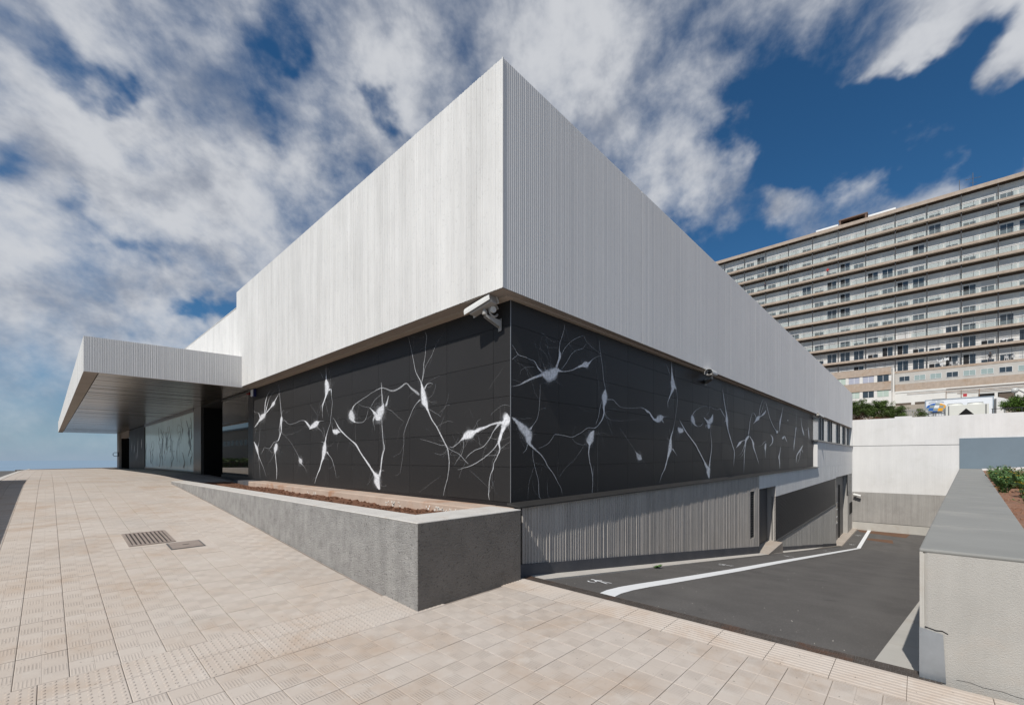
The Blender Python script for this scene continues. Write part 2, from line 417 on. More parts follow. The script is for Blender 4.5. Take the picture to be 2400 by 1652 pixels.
def glassmat():
    m = bpy.data.materials.new('balustrade_glass'); m.use_nodes = True; k = NT(m.node_tree); b = k.n['Principled BSDF']
    b.inputs['Base Color'].default_value = (.46, .50, .50, 1); b.inputs['Roughness'].default_value = .15
    t = k.new('ShaderNodeBsdfTransparent'); t.inputs[0].default_value = (.86, .90, .90, 1)
    mx = k.new('ShaderNodeMixShader'); mx.inputs[0].default_value = .16
    k.l.new(t.outputs[0], mx.inputs[1]); k.l.new(b.outputs[0], mx.inputs[2]); k.l.new(mx.outputs[0], k.n['Material Output'].inputs[0])
    return m
m_bal = glassmat()
def printmat(name, col, rough):
    m = bpy.data.materials.new(name); m.use_nodes = True; k = NT(m.node_tree); b = k.n['Principled BSDF']
    b.inputs['Base Color'].default_value = (*col, 1); b.inputs['Roughness'].default_value = rough
    a = k.new('ShaderNodeAttribute'); a.attribute_name = 'ink'
    pos = k.new('ShaderNodeNewGeometry').outputs['Position']
    gr = k.lin(k.noise(pos, 26, 3, .6), .3, .6, .62, 1.0)
    al = k.m('MULTIPLY', a.outputs['Fac'], gr, clamp=True)
    t = k.new('ShaderNodeBsdfTransparent'); mx = k.new('ShaderNodeMixShader')
    k.put(mx.inputs[0], al); k.l.new(t.outputs[0], mx.inputs[1]); k.l.new(b.outputs[0], mx.inputs[2]); k.l.new(mx.outputs[0], k.n['Material Output'].inputs[0])
    return m
m_ink = printmat('white_neuron_print', (.78, .79, .82), .4)
m_inkdark = printmat('dark_neuron_print', (.02, .035, .035), .3)

# ------------------------------------------------------------------ ground: sea, hillside, street
b = MB(); b.quad((-9000, -9000, -42), (9000, -9000, -42), (9000, 9000, -42), (-9000, 9000, -42))
structure('sea', b, mat('hazy_sea', (.215, .295, .38), 1.0, .03, .002, spec=0.))
b = MB()
top = [(-60, -60, -6.5), (170, -60, -6.5), (170, 90, -6.5), (-60, 75, -6.5)]; low = [(-260, -260, -42.5), (420, -260, -42.5), (420, 260, -42.5), (-260, 240, -42.5)]
b.poly(top)
for i in range(4): b.quad(low[i], low[(i + 1) % 4], top[(i + 1) % 4], top[i])
structure('hillside', b, mat('dry_hillside', (.16, .13, .09), .95, .25, .05))
XL = -1.0                                                            # street edge of the pavement
b = MB()
ys = [-40, -10, 3.75, 6, 9, 12, 15.8, 18, 21, 24, 37, 45, 56]
for a, c in zip(ys, ys[1:]):
    b.quad((-14, a, gz(a) - .14), (XL - .15, a, gz(a) - .14), (XL - .15, c, gz(c) - .14), (-14, c, gz(c) - .14))
structure('street', b, mat('street_asphalt', (.10, .098, .095), .9, .15, .8, bump=.4, bscale=200))
b = MB()
for a, c in zip(ys, ys[1:]):
    b.hexa([(XL - .15, a, gz(a) - .5), (XL, a, gz(a) - .5), (XL, c, gz(c) - .5), (XL - .15, c, gz(c) - .5), (XL - .15, a, gz(a) + .004), (XL, a, gz(a) + .004), (XL, c, gz(c) + .004), (XL - .15, c, gz(c) + .004)])
structure('street_kerb', b, m_kerb)

# ------------------------------------------------------------------ plaza: bed, tiles
T = .2755; GAP = .0038; BED = .009
FX = lambda y: 4.36                                                 # inner limit is the facade
def far_y(x): return 46 + (x + 2.4) * 1.35
b = MB()
def bed_strip(x0, x1, y0, y1):
    yy = sorted({y0, y1, *[q[0] for q in GZ if y0 < q[0] < y1]})
    for a, c in zip(yy, yy[1:]):
        b.quad((x0, a, gz(a) - BED), (x1, a, gz(a) - BED), (x1, c, gz(c) - BED), (x0, c, gz(c) - BED))
bed_strip(XL, 2.625, 4.4, 45); bed_strip(2.625, 4.5, 16, 45); bed_strip(XL, 2.66, 3.7, 4.4); bed_strip(XL - 6, 4.32, -8, 3.7); bed_strip(2.66, 4.32, 3.7, 3.85)
b.poly([(XL, 45, gz(45) - BED), (4.5, 45, gz(45) - BED), (4.5, far_y(4.5), gz(56) - BED), (XL, far_y(XL), gz(47) - BED)])
plaza = structure('plaza_pavement', b, mat('dirty_joint', PAVE_JOINT, .95, .2, 4))
pm_up = paving_mat('paving_upper', .108, 4.44, T); pm_lo = paving_mat('paving_lower', 3.86, 3.75, T)
def tile_mesh(name, w, l, h, m):
    q = MB(); e = .004
    q.quad((e, e, 0), (w - e, e, 0), (w - e, l - e, 0), (e, l - e, 0))
    lo = [(0, 0, -h), (w, 0, -h), (w, l, -h), (0, l, -h)]; mi = [(0, 0, -.002), (w, 0, -.002), (w, l, -.002), (0, l, -.002)]; hi = [(e, e, 0), (w - e, e, 0), (w - e, l - e, 0), (e, l - e, 0)]
    for i in range(4):
        j = (i + 1) % 4; q.quad(lo[i], lo[j], mi[j], mi[i]); q.quad(mi[i], mi[j], hi[j], hi[i])
    return q, q.mesh(name, m)
qup, me_up = tile_mesh('paving_tile', T - GAP, T - GAP, .02, pm_up)
qlo, me_lo = tile_mesh('paving_tile', T - GAP, T - GAP, .02, pm_lo)
fwx, fwy = math.cos(R(43.06)), math.sin(R(43.06))
def pix(x, y, z):
    d = x * fwx + y * fwy
    if d < .3: return None
    return (1200 + 1016.7 * (x * fwy - y * fwx) / d, 1072 - 1016.7 * (z - 1.6) / d, d)
rt = random.Random(5); tiles = []
def add_tiles(i0, i1, j0, j1, ox, oy, which, keep):
    for i in range(i0, i1):
        for j in range(j0, j1):
            x = ox + i * T; y = oy + j * T
            if not keep(x, y): continue
            sl = (gz(y + T) - gz(y)) / T
            z = gz(y) + rt.uniform(-.0012, .0012)
            p = pix(x + T / 2, y + T / 2, z); vis = 0
            if p and -40 < p[0] < 2440 and p[1] < 1700: vis = (1.6 - z) / p[2] ** 3
            tiles.append((vis, x, y, z, sl, which, rt.uniform(-.002, .002)))
grate_box = (.81, 1.36, 8.42, 9.38); cover_box = (1.225, 1.645, 7.92, 8.36)
removed = {0: [], 1: []}
def inb(x, y, q, n):
    hit = q[0] < x + T - .02 and x + .02 < q[1] and q[2] < y + T - .02 and y + .02 < q[3]
    if hit: removed[n].append((x, y))
    return hit
def keep_up(x, y):
    if inb(x, y, grate_box, 0) | inb(x, y, cover_box, 1): return False
    if y + T > far_y(x): return False
    if y < 16.6: return x + T < 2.75
    return x + T < 4.4
add_tiles(-4, 17, 0, 190, .108, 4.44, 'u', keep_up)
add_tiles(-24, 0, -26, 0, 3.86, 3.75, 'l', lambda x, y: x + y > -6)
tiles.sort(key=lambda t: -t[0])
for t in tiles[:300]:
    o = link('paving_tile', me_up if t[5] == 'u' else me_lo, plaza, (t[1] + GAP / 2, t[2] + GAP / 2, t[3]), (math.atan(t[4]) + t[6], t[6] * .7, 0))
b = MB(); b2 = MB()
for t in tiles[300:]:
    q, dst = (qup, b) if t[5] == 'u' else (qlo, b2)
    i0 = len(dst.v)
    dst.v += [(v[0] + t[1] + GAP / 2, v[1] + t[2] + GAP / 2, v[2] + t[3] + t[4] * v[1] + t[6] * v[0]) for v in q.v]
    dst.f += [tuple(i0 + a for a in f) for f in q.f]; dst.mi += q.mi
tag(part('paving_tiles_beyond', b, pm_up, plaza), kind='stuff')
tag(part('paving_tiles_aside', b2, pm_lo, plaza), kind='stuff')
# tactile band
TT = .43
def tactile(l, h=.02):
    q, _ = tile_mesh('tactile_tile', TT - GAP, l - GAP, h, m_white); nx = 8; ny = int(round(l / .054))
    for i in range(nx):
        for j in range(ny):
            cx = (i + .5) * (TT - GAP) / nx; cy = (j + .5) * (l - GAP) / ny
            q.lathe((cx, cy, 0), [(.0125, 0), (.0105, .003), (.006, .0048)], 8)
    return q
m_tact = paving_mat('tactile_paving', -.049, 3.75, TT, plain=True)
me_t1 = tactile(.385).mesh('tactile_tile', m_tact); me_t2 = tactile(.305).mesh('tactile_tile', m_tact)
for i in range(-5, 7):
    x = -.049 + i * TT
    if x + TT > 2.98: continue
    for me, y, l in ((me_t1, 3.75, .385), (me_t2, 4.135, .305)):
        link('tactile_tile', me, plaza, (x + GAP / 2, y + GAP / 2, gz(y) + .001), (math.atan((gz(y + l) - gz(y)) / l), 0, 0))
# ribbed border tiles along the drain
q = MB(); W_, L_ = .436, .42 - GAP; n = 8; e = .02
prof = [(0, -.02), (0, 0)]
for i in range(n):
    c = e + (i + .5) * (W_ - 2 * e) / n; prof += [(c - .018, 0), (c - .012, .0045), (c + .012, .0045), (c + .018, 0)]
prof += [(W_, 0), (W_, -.02)]
for (a, h), (c, g) in zip(prof, prof[1:]): q.quad((a, 0, h), (c, 0, g), (c, L_, g), (a, L_, h))
q.quad((0, 0, -.02), (W_, 0, -.02), (W_, 0, 0), (0, 0, 0)); q.quad((0, L_, -.02), (0, L_, 0), (W_, L_, 0), (W_, L_, -.02))
m_bord = paving_mat('ribbed_border_paving', 3.86, 3.42, .42, plain=True)
me_b = q.mesh('ribbed_border_tile', m_bord)
for j in range(-9, 10):
    y = .055 + .42 * j
    if y + .42 > 3.86: continue
    link('ribbed_border_tile', me_b, plaza, (3.862, y, .001))
# far lip of the plaza
b = MB()
b.hexa([(XL - .6, far_y(XL - .6), .2), (5.2, far_y(5.2), .2), (5.2, far_y(5.2) + .3, .2), (XL - .6, far_y(XL - .6) + .3, .2), (XL - .6, far_y(XL - .6), .725), (5.2, far_y(5.2), .68), (5.2, far_y(5.2) + .3, .68), (XL - .6, far_y(XL - .6) + .3, .725)])
structure('far_kerb', b, mat('far_kerb_white', (.62, .59, .55), .9, .05))
# unseen low wall added left of the frame to cast the shadow over the pavement
b = MB()
yy = [-6, 3.75, 6, 9, 12, 15.8, 18, 20.6]
for a, c in zip(yy, yy[1:]):
    b.hexa([(-1.75, a, gz(a) - .2), (-1.28, a, gz(a) - .2), (-1.28, c, gz(c) - .2), (-1.75, c, gz(c) - .2), (-1.75, a, gz(a) + .95), (-1.28, a, gz(a) + .95), (-1.28, c, gz(c) + .95), (-1.75, c, gz(c) + .95)])
tag(part('shadow_caster_wall', b, m_render), 'unseen low rendered wall added beside the pavement to cast its long shadow', 'wall')
# gully grate and small inspection cover in the pavement
def tilted(x0, x1, y0, y1): return gz((y0 + y1) / 2), math.atan((gz(y1) - gz(y0)) / (y1 - y0))
z, a = tilted(*grate_box[:2], *grate_box[2:])
g = empty('drain_grate', ((grate_box[0] + grate_box[1]) / 2, (grate_box[2] + grate_box[3]) / 2, z + .001), 'rectangular cast iron gully grate set in the beige pavement', 'grate', rot=(a, 0, 0))
m_cov = mat('brown_cast_cover', (.32, .265, .23), .7, .2, 6, metal=.3, bump=.3)
w, l = (grate_box[1] - grate_box[0]) / 2, (grate_box[3] - grate_box[2]) / 2
def lpart(name, q, m, parent): 
    o = bpy.data.objects.new(name, q.mesh(name, m)); COL.objects.link(o); o.parent = parent; return o
rx = [p[0] for p in removed[0]]; ry = [p[1] for p in removed[0]]; gx, gy = g.location.x, g.location.y
q = MB(); q.box(min(rx) - gx, max(rx) + T - gx, min(ry) - gy, max(ry) + T - gy, -.03, -.002); lpart('bedding', q, m_tact, g)
q = MB()
for x0, x1, y0, y1 in ((-w, w, -l, -l + .05), (-w, w, l - .05, l), (-w, -w + .04, -l + .05, l - .05), (w - .04, w, -l + .05, l - .05)): q.box(x0, x1, y0, y1, -.002, .008)
lpart('frame', q, m_cov, g)
q = MB(); q.box(-w + .04, w - .04, -l + .05, l - .05, -.003, -.001); lpart('void', q, mat('dusty_void', (.05, .04, .035), .95, .2, 8), g)
bar = MB(); bar.box(-.014, .014, -l + .05, l - .05, 0, .007); bme = bar.mesh('bar', m_cov)
for i in range(9):
    o = bpy.data.objects.new('bar', bme); COL.objects.link(o); o.parent = g; o.location = (-w + .07 + i * (2 * w - .14) / 8, 0, 0)
z, a = tilted(*cover_box)
w, l = (cover_box[1] - cover_box[0]) / 2, (cover_box[3] - cover_box[2]) / 2
g = empty('inspection_cover', ((cover_box[0] + cover_box[1]) / 2, (cover_box[2] + cover_box[3]) / 2, z + .001), 'small plain brown inspection cover beside the gully grate', 'cover', rot=(a, 0, 0))
rx = [p[0] for p in removed[1]]; ry = [p[1] for p in removed[1]]; gx, gy = g.location.x, g.location.y
q = MB(); q.box(min(rx) - gx, max(rx) + T - gx, min(ry) - gy, max(ry) + T - gy, -.03, -.003); lpart('bedding', q, m_tact, g)
q = MB(); q.box(-w, w, -l, l, -.003, .003); lpart('frame', q, m_frame, g)
q = MB(); q.box(-w + .02, w - .02, -l + .02, l - .02, -.002, .006); lpart('lid', q, m_cov, g)
q = MB(); q.box(-.04, .04, -.012, .012, .004, .0075); lpart('key_slot', q, m_dark, g)

# wall print: one stroke per line: strength, then (along, up, half-width along, half-width up) in millimetres
NEURONS = {
 'L': '''100 14802 2612 -15 -5 14590 2671 -31 -11 14413 2730 -73 -23 14229 2805 -133 -45 14049 2861 -83 -30 13930 2903 -38 -13
100 14029 2877 -35 -3 13999 3060 -29 -3 13930 3257 -24 -4 13736 3439 -13 -4 13453 3542 -8 -3
100 13979 2890 -33 -5 13833 3081 -24 -4 13641 3297 -13 -3 13314 3429 -7 -2 13133 3507 -7 -2
100 13930 2887 -30 -11 13688 2969 -25 -9 13499 3037 -33 -11 13360 3092 -67 -23 13269 3133 -78 -24 13178 3183 -32 -9 12982 3300 -16 -5 12868 3384 -8 -2
100 14433 2801 -39 1 14537 2929 -22 2 14695 2968 -5 4 14910 2997 -9 3 15019 3069 -9 1
100 14590 2654 33 10 14802 2577 25 8 14965 2525 12 4
30 14413 2713 15 1 14433 2403 11 1 14537 2060 11 1
100 12678 2737 26 2 12678 2659 68 6 12712 2551 60 4 12695 2440 39 1 12687 2330 34 1
100 12678 2737 -21 -1 12738 3024 -17 0 12824 3348 -13 -1 12894 3641 -9 -1
100 12653 2767 -13 -2 12551 2885 -8 -2
100 12695 2330 33 5 12781 2208 25 3 12911 2085 23 6 13088 2042 11 7 13250 2029 13 5 13499 1904 15 5 13688 1857 2 7 14029 1896 4 7 14128 1830 14 2 14351 1695 9 1
100 12781 2555 17 1 12842 2368 17 1 12824 2209 17 2 12982 2055 12 2
40 12687 2330 23 -3 12610 2258 12 -4 12401 2210 1 -5 11843 2220 -3 -3 11392 2290 -4 -3 11105 2377 -5 -2
100 12610 2592 -5 -8 12443 2598 7 -7 12278 2527 10 -4 12038 2469 0 -6 11690 2495 -6 -6 11319 2532 -3 -7 11105 2506 12 -10 10965 2441 38 -10 10794 2334 44 -11
100 10828 2294 -21 -12 10660 2342 -62 -36 10495 2388 -79 -47 10366 2422 -56 -36 10271 2444 -13 -13 10145 2451 -2 -7 10022 2443 0 -2
50 10430 2344 19 -7 10302 2284 14 -5 10114 2195 8 -2 10022 2058 6 0
100 13044 1993 35 2 13070 1929 97 8 13124 1833 115 10 13160 1769 63 3 13160 1705 32 0
100 13151 1737 31 0 13106 1512 22 -1 13035 1288 22 -1 13053 1063 17 0 13053 935 8 0
50 13196 1737 17 3 13406 1576 12 2 13688 1442 8 2
50 12982 1959 12 -1 12868 1830 8 0 12868 1608 8 0
70 13223 1770 10 7 13406 1739 -2 7 13546 1790 -10 3 13641 1840 -12 3
100 14987 2089 24 -3 14856 1997 50 -6 14727 1890 92 -9 14664 1801 72 -5 14590 1696 35 -4 14382 1505 19 -2 14128 1303 14 -2 13881 1038 10 -1
100 14621 1923 -20 -2 14506 2094 -10 0 14454 2404 -8 0
100 14590 1696 21 -1 14485 1366 11 0 14413 953 10 0
80 12653 2266 6 -2 12077 2032 7 -2 11614 1725 10 -2 11465 1593 17 -3 11392 1549 82 -13 11348 1477 84 -10 11319 1448 23 -7 11105 1351 9 -3 10965 1211 7 -1
100 9901 3714 9 1 9895 3529 15 2 9889 3383 36 4 9871 3315 83 6 9841 3207 102 10 9859 3130 83 14 9901 3029 41 9 9991 2906 29 6 10083 2807 22 4 10102 2648 12 1 10077 2513 9 1
100 10053 3430 -12 1 10145 3535 -8 1 10226 3627 -5 0
100 10004 2880 14 6 10145 2812 10 4 10239 2766 5 2
100 9781 3122 -28 -20 9705 3140 -16 -18 9647 3134 22 0 9624 2976 11 1 9577 2817 12 1 9635 2589 12 2 9682 2385 11 2 9811 2209 14 2 9901 2055 23 3 9943 1950 36 4 9979 1845 79 6 10004 1739 91 7 10053 1620 60 6 10127 1500 35 4 10239 1337 27 4 10398 1171 18 2 10495 1004 13 1 10528 934 9 0
50 9931 2900 9 0 9871 2737 6 0 9752 2519 6 0
100 9979 1898 -21 5 10053 1953 -10 5 10176 1969 -2 4
60 9955 2056 -12 1 10004 2217 -9 0 10083 2327 -6 1
100 9871 1738 30 -8 9752 1659 14 -5 9606 1568 13 -3 9520 1453 11 -2 9435 1300 8 0 9379 1149 6 0
60 9723 3558 8 1 9682 3345 8 1 9647 3134 8 0
100 9566 2224 18 -9 9463 2181 44 -39 9351 2169 14 -50 9241 2160 8 -20 9159 2144 3 -5
60 9566 2237 -17 1 9606 2355 -8 0 9577 2482 -5 0
100 9577 2508 5 -1 9435 2410 12 -3 9241 2235 22 -6 8972 2087 19 -8 8714 1969 16 -8 8489 1868 23 -9 8296 1700 20 -6 8039 1514 23 -8 7837 1357 29 -11 7727 1281 42 -18 7641 1227 83 -14 7649 1138 95 -8 7606 1051 58 -11 7564 986 29 -5 7555 954 13 -2
100 7572 1229 -53 -5 7522 1341 -25 -1 7492 1496 -16 -1 7471 1628 -14 -2 7409 1758 -12 0 7430 1934 -11 0 7463 2154 -8 0 7463 2307 -8 0
100 7522 1341 -4 -8 7430 1354 0 -7 7368 1344 1 -2
85 8688 2596 36 3 8688 2524 87 4 8673 2450 109 -5 8623 2387 66 -13 8563 2348 18 -14 8416 2316 2 -11 8225 2317 -7 -8 8085 2367 -10 -4 8016 2477 -8 -1 7994 2544 -7 -1
65 8663 2582 -28 -8 8563 2683 -17 -9 8320 2757 -11 -9 8039 2824 -9 -8 7771 2888 -7 -7 7513 2927 -5 -8 7409 2927 -2 -7
90 7926 2585 14 -6 7815 2520 19 -8 7684 2432 48 -19 7598 2382 -38 -61 7555 2445 -117 -31 7492 2518 -87 -28 7430 2579 -39 -11 7409 2632 -16 -3
70 7727 2413 41 9 7793 2315 17 2 7749 2212 8 0 7727 2121 4 0
45 7904 2583 -4 9 8225 2643 -4 5 8416 2718 -5 4
55 7881 2604 -11 -4 7727 2726 -10 -5 7513 2795 -6 -5
60 7463 2593 -17 -2 7463 2812 -12 -1 7492 3035 -6 -1
40 10794 2893 6 -1 10561 2736 8 -2 10366 2586 5 -1
100 6587 3738 4 0 6505 3561 6 0 6457 3392 10 1 6406 3247 11 0 6347 3079 13 0 6250 2954 15 -3 6192 2868 18 -1 6154 2764 41 -1 6124 2649 64 1 6098 2536 72 -6 6035 2453 37 -7 5987 2372 20 -3 5896 2235 16 -4 5754 2098 15 -5 5650 1965 17 -4 5565 1857 15 -4 5481 1750 16 -3 5448 1625 14 -1 5431 1479 13 0 5481 1269 11 1 5548 1099 10 1 5582 970 6 1
100 6098 3734 7 -1 6031 3632 9 1 6061 3461 9 2 6079 3287 9 2 6109 3181 11 2 6135 3006 12 3 6185 2879 14 3
70 5582 3610 2 1 5754 3472 5 2 5896 3291 8 3 6005 3187 7 3 6087 3089 7 2 6154 2897 8 2
100 6098 2758 -20 -9 6024 2827 -10 -7 5932 2838 -1 -7 5860 2819 1 -3
80 6211 2590 16 11 6327 2533 11 6 6445 2429 11 3 6546 2297 11 4 6648 2164 10 2 6711 2026 8 1 6719 1839 6 0 6753 1628 4 0 6837 1320 5 0
70 5987 2416 5 -5 5878 2369 4 -4 5719 2299 4 -3 5650 2263 2 -2
50 7711 2906 -8 -13 7421 2925 1 -15 7100 2829 0 -17 6837 2861 -14 -16 6648 2922 0 -17 6505 2824 19 -10 6347 2739 22 -13 6250 2673 19 -10
60 7492 3033 14 1 7468 2830 19 1 7445 2628 23 1
80 7235 2757 18 4 7281 2639 22 5 7327 2568 36 10
60 7281 2515 6 -6 7100 2453 6 -4 6923 2345 5 -3 6711 2237 2 -1
100 7613 2414 123 9 7613 2351 98 6 7613 2313 48 3
100 7478 2380 12 1 7445 2129 11 0 7421 1903 14 0 7365 1790 16 1 7445 1630 18 1 7506 1404 24 1
100 4102 2181 72 42 4165 2122 61 37 4215 2079 20 41 4305 2093 2 21 4437 2082 7 16 4573 2051 9 16 4741 2011 14 22 4828 1985 19 27 4946 1950 37 51 5036 1924 37 37 5103 1886 21 15 5175 1847 8 6 5253 1798 8 6 5350 1759 3 8 5415 1770 -2 4
100 4215 2061 49 14 4267 1953 32 9 4305 1862 31 6 4318 1807 21 1 4305 1714 16 2 4371 1603 12 4 4424 1510 11 2 4437 1435 13 2 4491 1339 11 2 4518 1206 11 0 4532 1073 12 -1 4505 970 5 -1
90 4318 2085 22 11 4424 1978 11 5 4518 1859 10 5 4656 1757 7 7 4828 1711 6 7 4961 1633 7 5 5036 1584 5 3
100 4318 1826 15 8 4437 1716 9 6 4573 1623 8 6 4741 1545 7 8 4901 1485 6 8 5066 1443 3 6 5222 1410 1 3
80 5514 1772 5 -6 5350 1707 4 -5 5190 1654 7 -5 5066 1564 8 -5 4976 1504 7 -5
70 6230 1918 2 -3 6005 1879 2 -4 5789 1830 3 -6 5616 1795 1 -7 5481 1792 0 -4
60 5097 1865 12 0 5082 1764 9 1 5128 1664 8 3 5206 1583 8 4 5301 1481 4 1
40 4102 2308 -1 3 4203 2334 0 4 4331 2308 3 2 4491 2207 2 2
15 6269 996 -5 -4 5932 1167 -9 -6 5650 1306 -4 -3
60 4628 1623 0 -4 4437 1632 0 -4 4345 1641 -1 -3
25 4946 1406 4 -4 4713 1275 5 -4 4518 1149 4 -3
12 4545 2572 -5 -4 4411 2707 -7 -4 4228 2868 -4 -3''',
 'R': '''100 5005 2851 -4 -14 5098 2854 -25 -50 5193 2838 10 -79 5306 2893 66 -49 5406 2958 15 -31 5491 2950 -5 -17 5629 2970 3 -12 5809 3018 7 -11 5957 3083 11 -13 6110 3139 20 -28 6228 3179 33 -40 6308 3214 20 -11 6431 3302 8 -5 6599 3376 3 -5 6707 3394 0 -5
100 5373 2984 28 -2 5423 3073 22 -1 5474 3184 27 3 5457 3324 11 2 5508 3457 10 1 5577 3596 8 0 5601 3705 5 1
80 5508 3210 12 -2 5629 3356 10 -2 5809 3496 7 -5 6033 3605 4 -5 6130 3636 -5 -4 6228 3556 -6 -4 6390 3498 -6 -5 6642 3429 -4 -3
80 5508 2984 10 -4 5647 3109 10 -3 5772 3256 9 -3 5919 3357 6 -5 6110 3424 7 -4 6228 3534 6 -1
100 5036 2875 17 13 4944 2919 14 10 4854 3002 8 7 4737 3021 4 6 4595 3034 4 8 4507 3047 7 6 4431 3116 5 3 4377 3160 4 2
100 4507 3041 -6 5 4404 2974 -5 4 4359 2940 -4 3
100 5036 2836 -13 20 4914 2790 -11 16 4766 2732 -11 14 4623 2666 -11 14 4512 2615 -4 9 4364 2576 -1 4
70 5129 2908 12 5 5067 2977 5 3 5036 3031 3 1
50 4854 2925 -1 4 4680 2889 -2 4 4567 2835 -4 2 4540 2766 -3 1
40 4367 2679 -2 -4 4567 2659 -2 -5
100 4370 2155 -10 -9 4458 2115 -23 -19 4553 2056 -40 -27 4637 1996 -60 -37 4708 1942 -72 -25 4731 1868 -57 -7 4737 1811 -34 -11 4810 1756 -18 -11 4899 1700 -13 -9 5067 1594 -13 -6 5193 1444 -12 -4 5306 1352 -11 -4 5423 1216 -9 -2 5508 1109 -8 -1 5532 1005 -5 0
100 4751 2001 24 -10 4824 2071 10 -4 4914 2163 8 -2 4959 2301 8 0 4974 2439 8 0 4990 2596 6 0 4983 2692 3 1
100 4708 1792 -14 2 4674 1716 -8 3 4595 1659 -3 2
100 4824 1718 -10 0 4824 1603 -7 0 4884 1411 -8 -1 4944 1236 -9 -1 4959 1061 -9 -1 4999 980 -6 0
50 4839 1451 -5 1 4780 1338 -5 1 4737 1226 -7 0 4708 1001 -3 0
50 5161 1266 -3 1 5177 1067 -5 0 5241 963 -4 0
100 6827 2827 -14 -1 6809 2754 -53 -3 6795 2671 -88 -7 6795 2589 -57 -4 6773 2493 -35 -2 6782 2400 -26 0 6738 2304 -20 3 6642 2205 -15 5 6493 2117 -6 9 6268 2105 -4 7 6071 2019 -6 6 5809 1933 -3 8 5629 1948 2 8 5356 1958 -2 8 5290 1905 -8 4 5161 1802 -5 4 4959 1739 -3 4
100 6827 2827 13 2 6764 2983 11 2 6729 3211 9 2 6664 3433 9 2 6621 3679 6 1
100 6862 2642 -1 -14 7092 2660 -6 -9 7235 2593 -9 -7 7431 2548 -3 -6 7844 2570 0 -6 8232 2616 -2 -8 8406 2577 -15 -11 8555 2534 -26 -17
100 6707 2604 -12 0 6642 2459 -12 0 6599 2317 -12 1 6514 2175 -10 1
50 6795 2401 -15 -6 6908 2315 -9 -6 7139 2282 -1 -5 7582 2309 1 -3 8119 2382 1 -2
40 6599 2225 -6 0 6578 1857 -6 0 6578 1398 -6 0 6578 1007 -4 1
50 6493 3266 -4 -1 6599 2961 -6 -1 6621 2734 -5 -1
50 6840 2381 -9 -2 6953 2175 -6 -1 7092 2014 -3 -1
100 6452 2069 -18 5 6390 2010 -57 11 6349 1930 -89 12 6308 1861 -79 6 6308 1805 -28 1 6288 1671 -18 0 6328 1514 -15 -1 6390 1356 -15 -1 6410 1175 -12 0 6390 950 -11 1
70 6228 1837 -4 9 6071 1811 1 6 5919 1840 6 5 5809 1902 5 3
60 6149 1802 -6 2 5995 1669 -6 2 5845 1551 -5 2 5629 1437 -4 2 5457 1296 -3 2
100 6452 1468 -6 0 6410 1243 -6 0
75 7332 2171 -4 -2 7686 1935 -7 -2 7980 1722 -11 -4 8119 1631 -71 -21 8175 1578 -60 -27 8261 1565 -7 -10
50 8290 1551 -10 -2 8555 1359 -5 -1
40 5957 2446 -2 -2 6149 2396 -3 -4 6349 2390 -1 -3
60 6999 3014 -4 0 6885 2857 -6 1
100 9697 3796 -12 -2 9711 3623 -21 -4 9730 3450 -47 -8 9758 3336 -93 -16 9791 3223 -108 -12 9744 3139 -58 1 9650 3031 -35 2 9557 2925 -21 1 9489 2822 -16 -1 9511 2690 -9 -1
80 9627 3455 13 4 9511 3593 11 3 9398 3690 6 2
100 9557 2925 -9 3 9398 2852 -4 2
100 9887 3234 -45 -12 9960 3163 -14 -3 10019 3030 -12 -1 10019 2871 -12 -1 9960 2667 -12 -1 9863 2383 -11 0 9758 2201 -20 1 9673 2080 -31 2 9636 1982 -46 1 9627 1866 -83 0 9603 1768 -81 6 9534 1671 -53 6 9452 1537 -30 3 9331 1348 -21 3 9177 1220 -16 3 9048 1038 -8 1
60 9887 3689 -7 -2 9921 3456 -7 -1 9960 3203 -7 -1
50 9683 2957 -7 -1 9744 2767 -5 -1 9912 2584 -5 -1
100 9744 1809 -28 -7 9863 1732 -16 -4 10009 1634 -6 -2
100 9603 1942 17 4 9511 2017 7 3 9398 2042 2 2
100 9636 2118 11 1 9571 2251 7 0
100 8174 2598 -3 -7 8362 2596 -8 -9 8556 2549 -22 -12 8676 2477 -30 -11 8797 2413 -31 -19 8921 2403 16 -45 9069 2449 68 -50 9199 2486 37 -38 9287 2501 1 -11 9534 2518 0 -4
100 9199 2420 -27 -7 9287 2350 -10 -3
100 10059 2304 -25 -8 10159 2249 -89 -40 10260 2233 -75 -51 10363 2207 -22 -12
50 10034 2313 12 1 9960 2508 8 1
100 10108 2518 -6 -2 10260 2406 -18 -5 10520 2235 -23 -7 10789 2099 -20 -6 11155 1928 -24 -6 11419 1747 -24 -5 11724 1526 -34 -6 11912 1389 -66 -13 12073 1307 -123 -12 12073 1204 -116 0 12106 1111 -65 -1 12138 1041 -26 -1
100 12145 1340 59 -3 12204 1547 26 -1 12337 1872 20 1 12270 2196 14 1 12237 2426 13 1
100 12171 1409 9 -7 12304 1430 4 -3
85 10928 2657 -39 -5 10956 2573 -110 -15 11012 2492 -95 -19 11097 2432 -33 -13 11300 2393 -5 -11 11539 2424 14 -7 11692 2510 16 -3
60 10956 2659 28 -6 11126 2768 18 -6 11419 2867 11 -7 11849 2960 2 -9 12304 2964 -9 -8 12715 2916 -5 -11 13001 2987 -14 -11 13260 2873 -32 -9 13488 2765 -33 -9
100 11755 2648 -24 -8 11912 2591 -33 -13 12106 2534 -46 -50 12204 2575 131 -28 12337 2653 95 -7 12425 2787 20 0
100 12106 2511 -130 -7 12106 2408 -78 -4 12106 2374 -27 -2
100 11912 2478 -31 -1 11880 2363 -12 -1
60 11755 2660 7 8 11479 2674 4 4
60 11786 2673 13 -4 12106 2810 15 -1 12204 3118 10 0
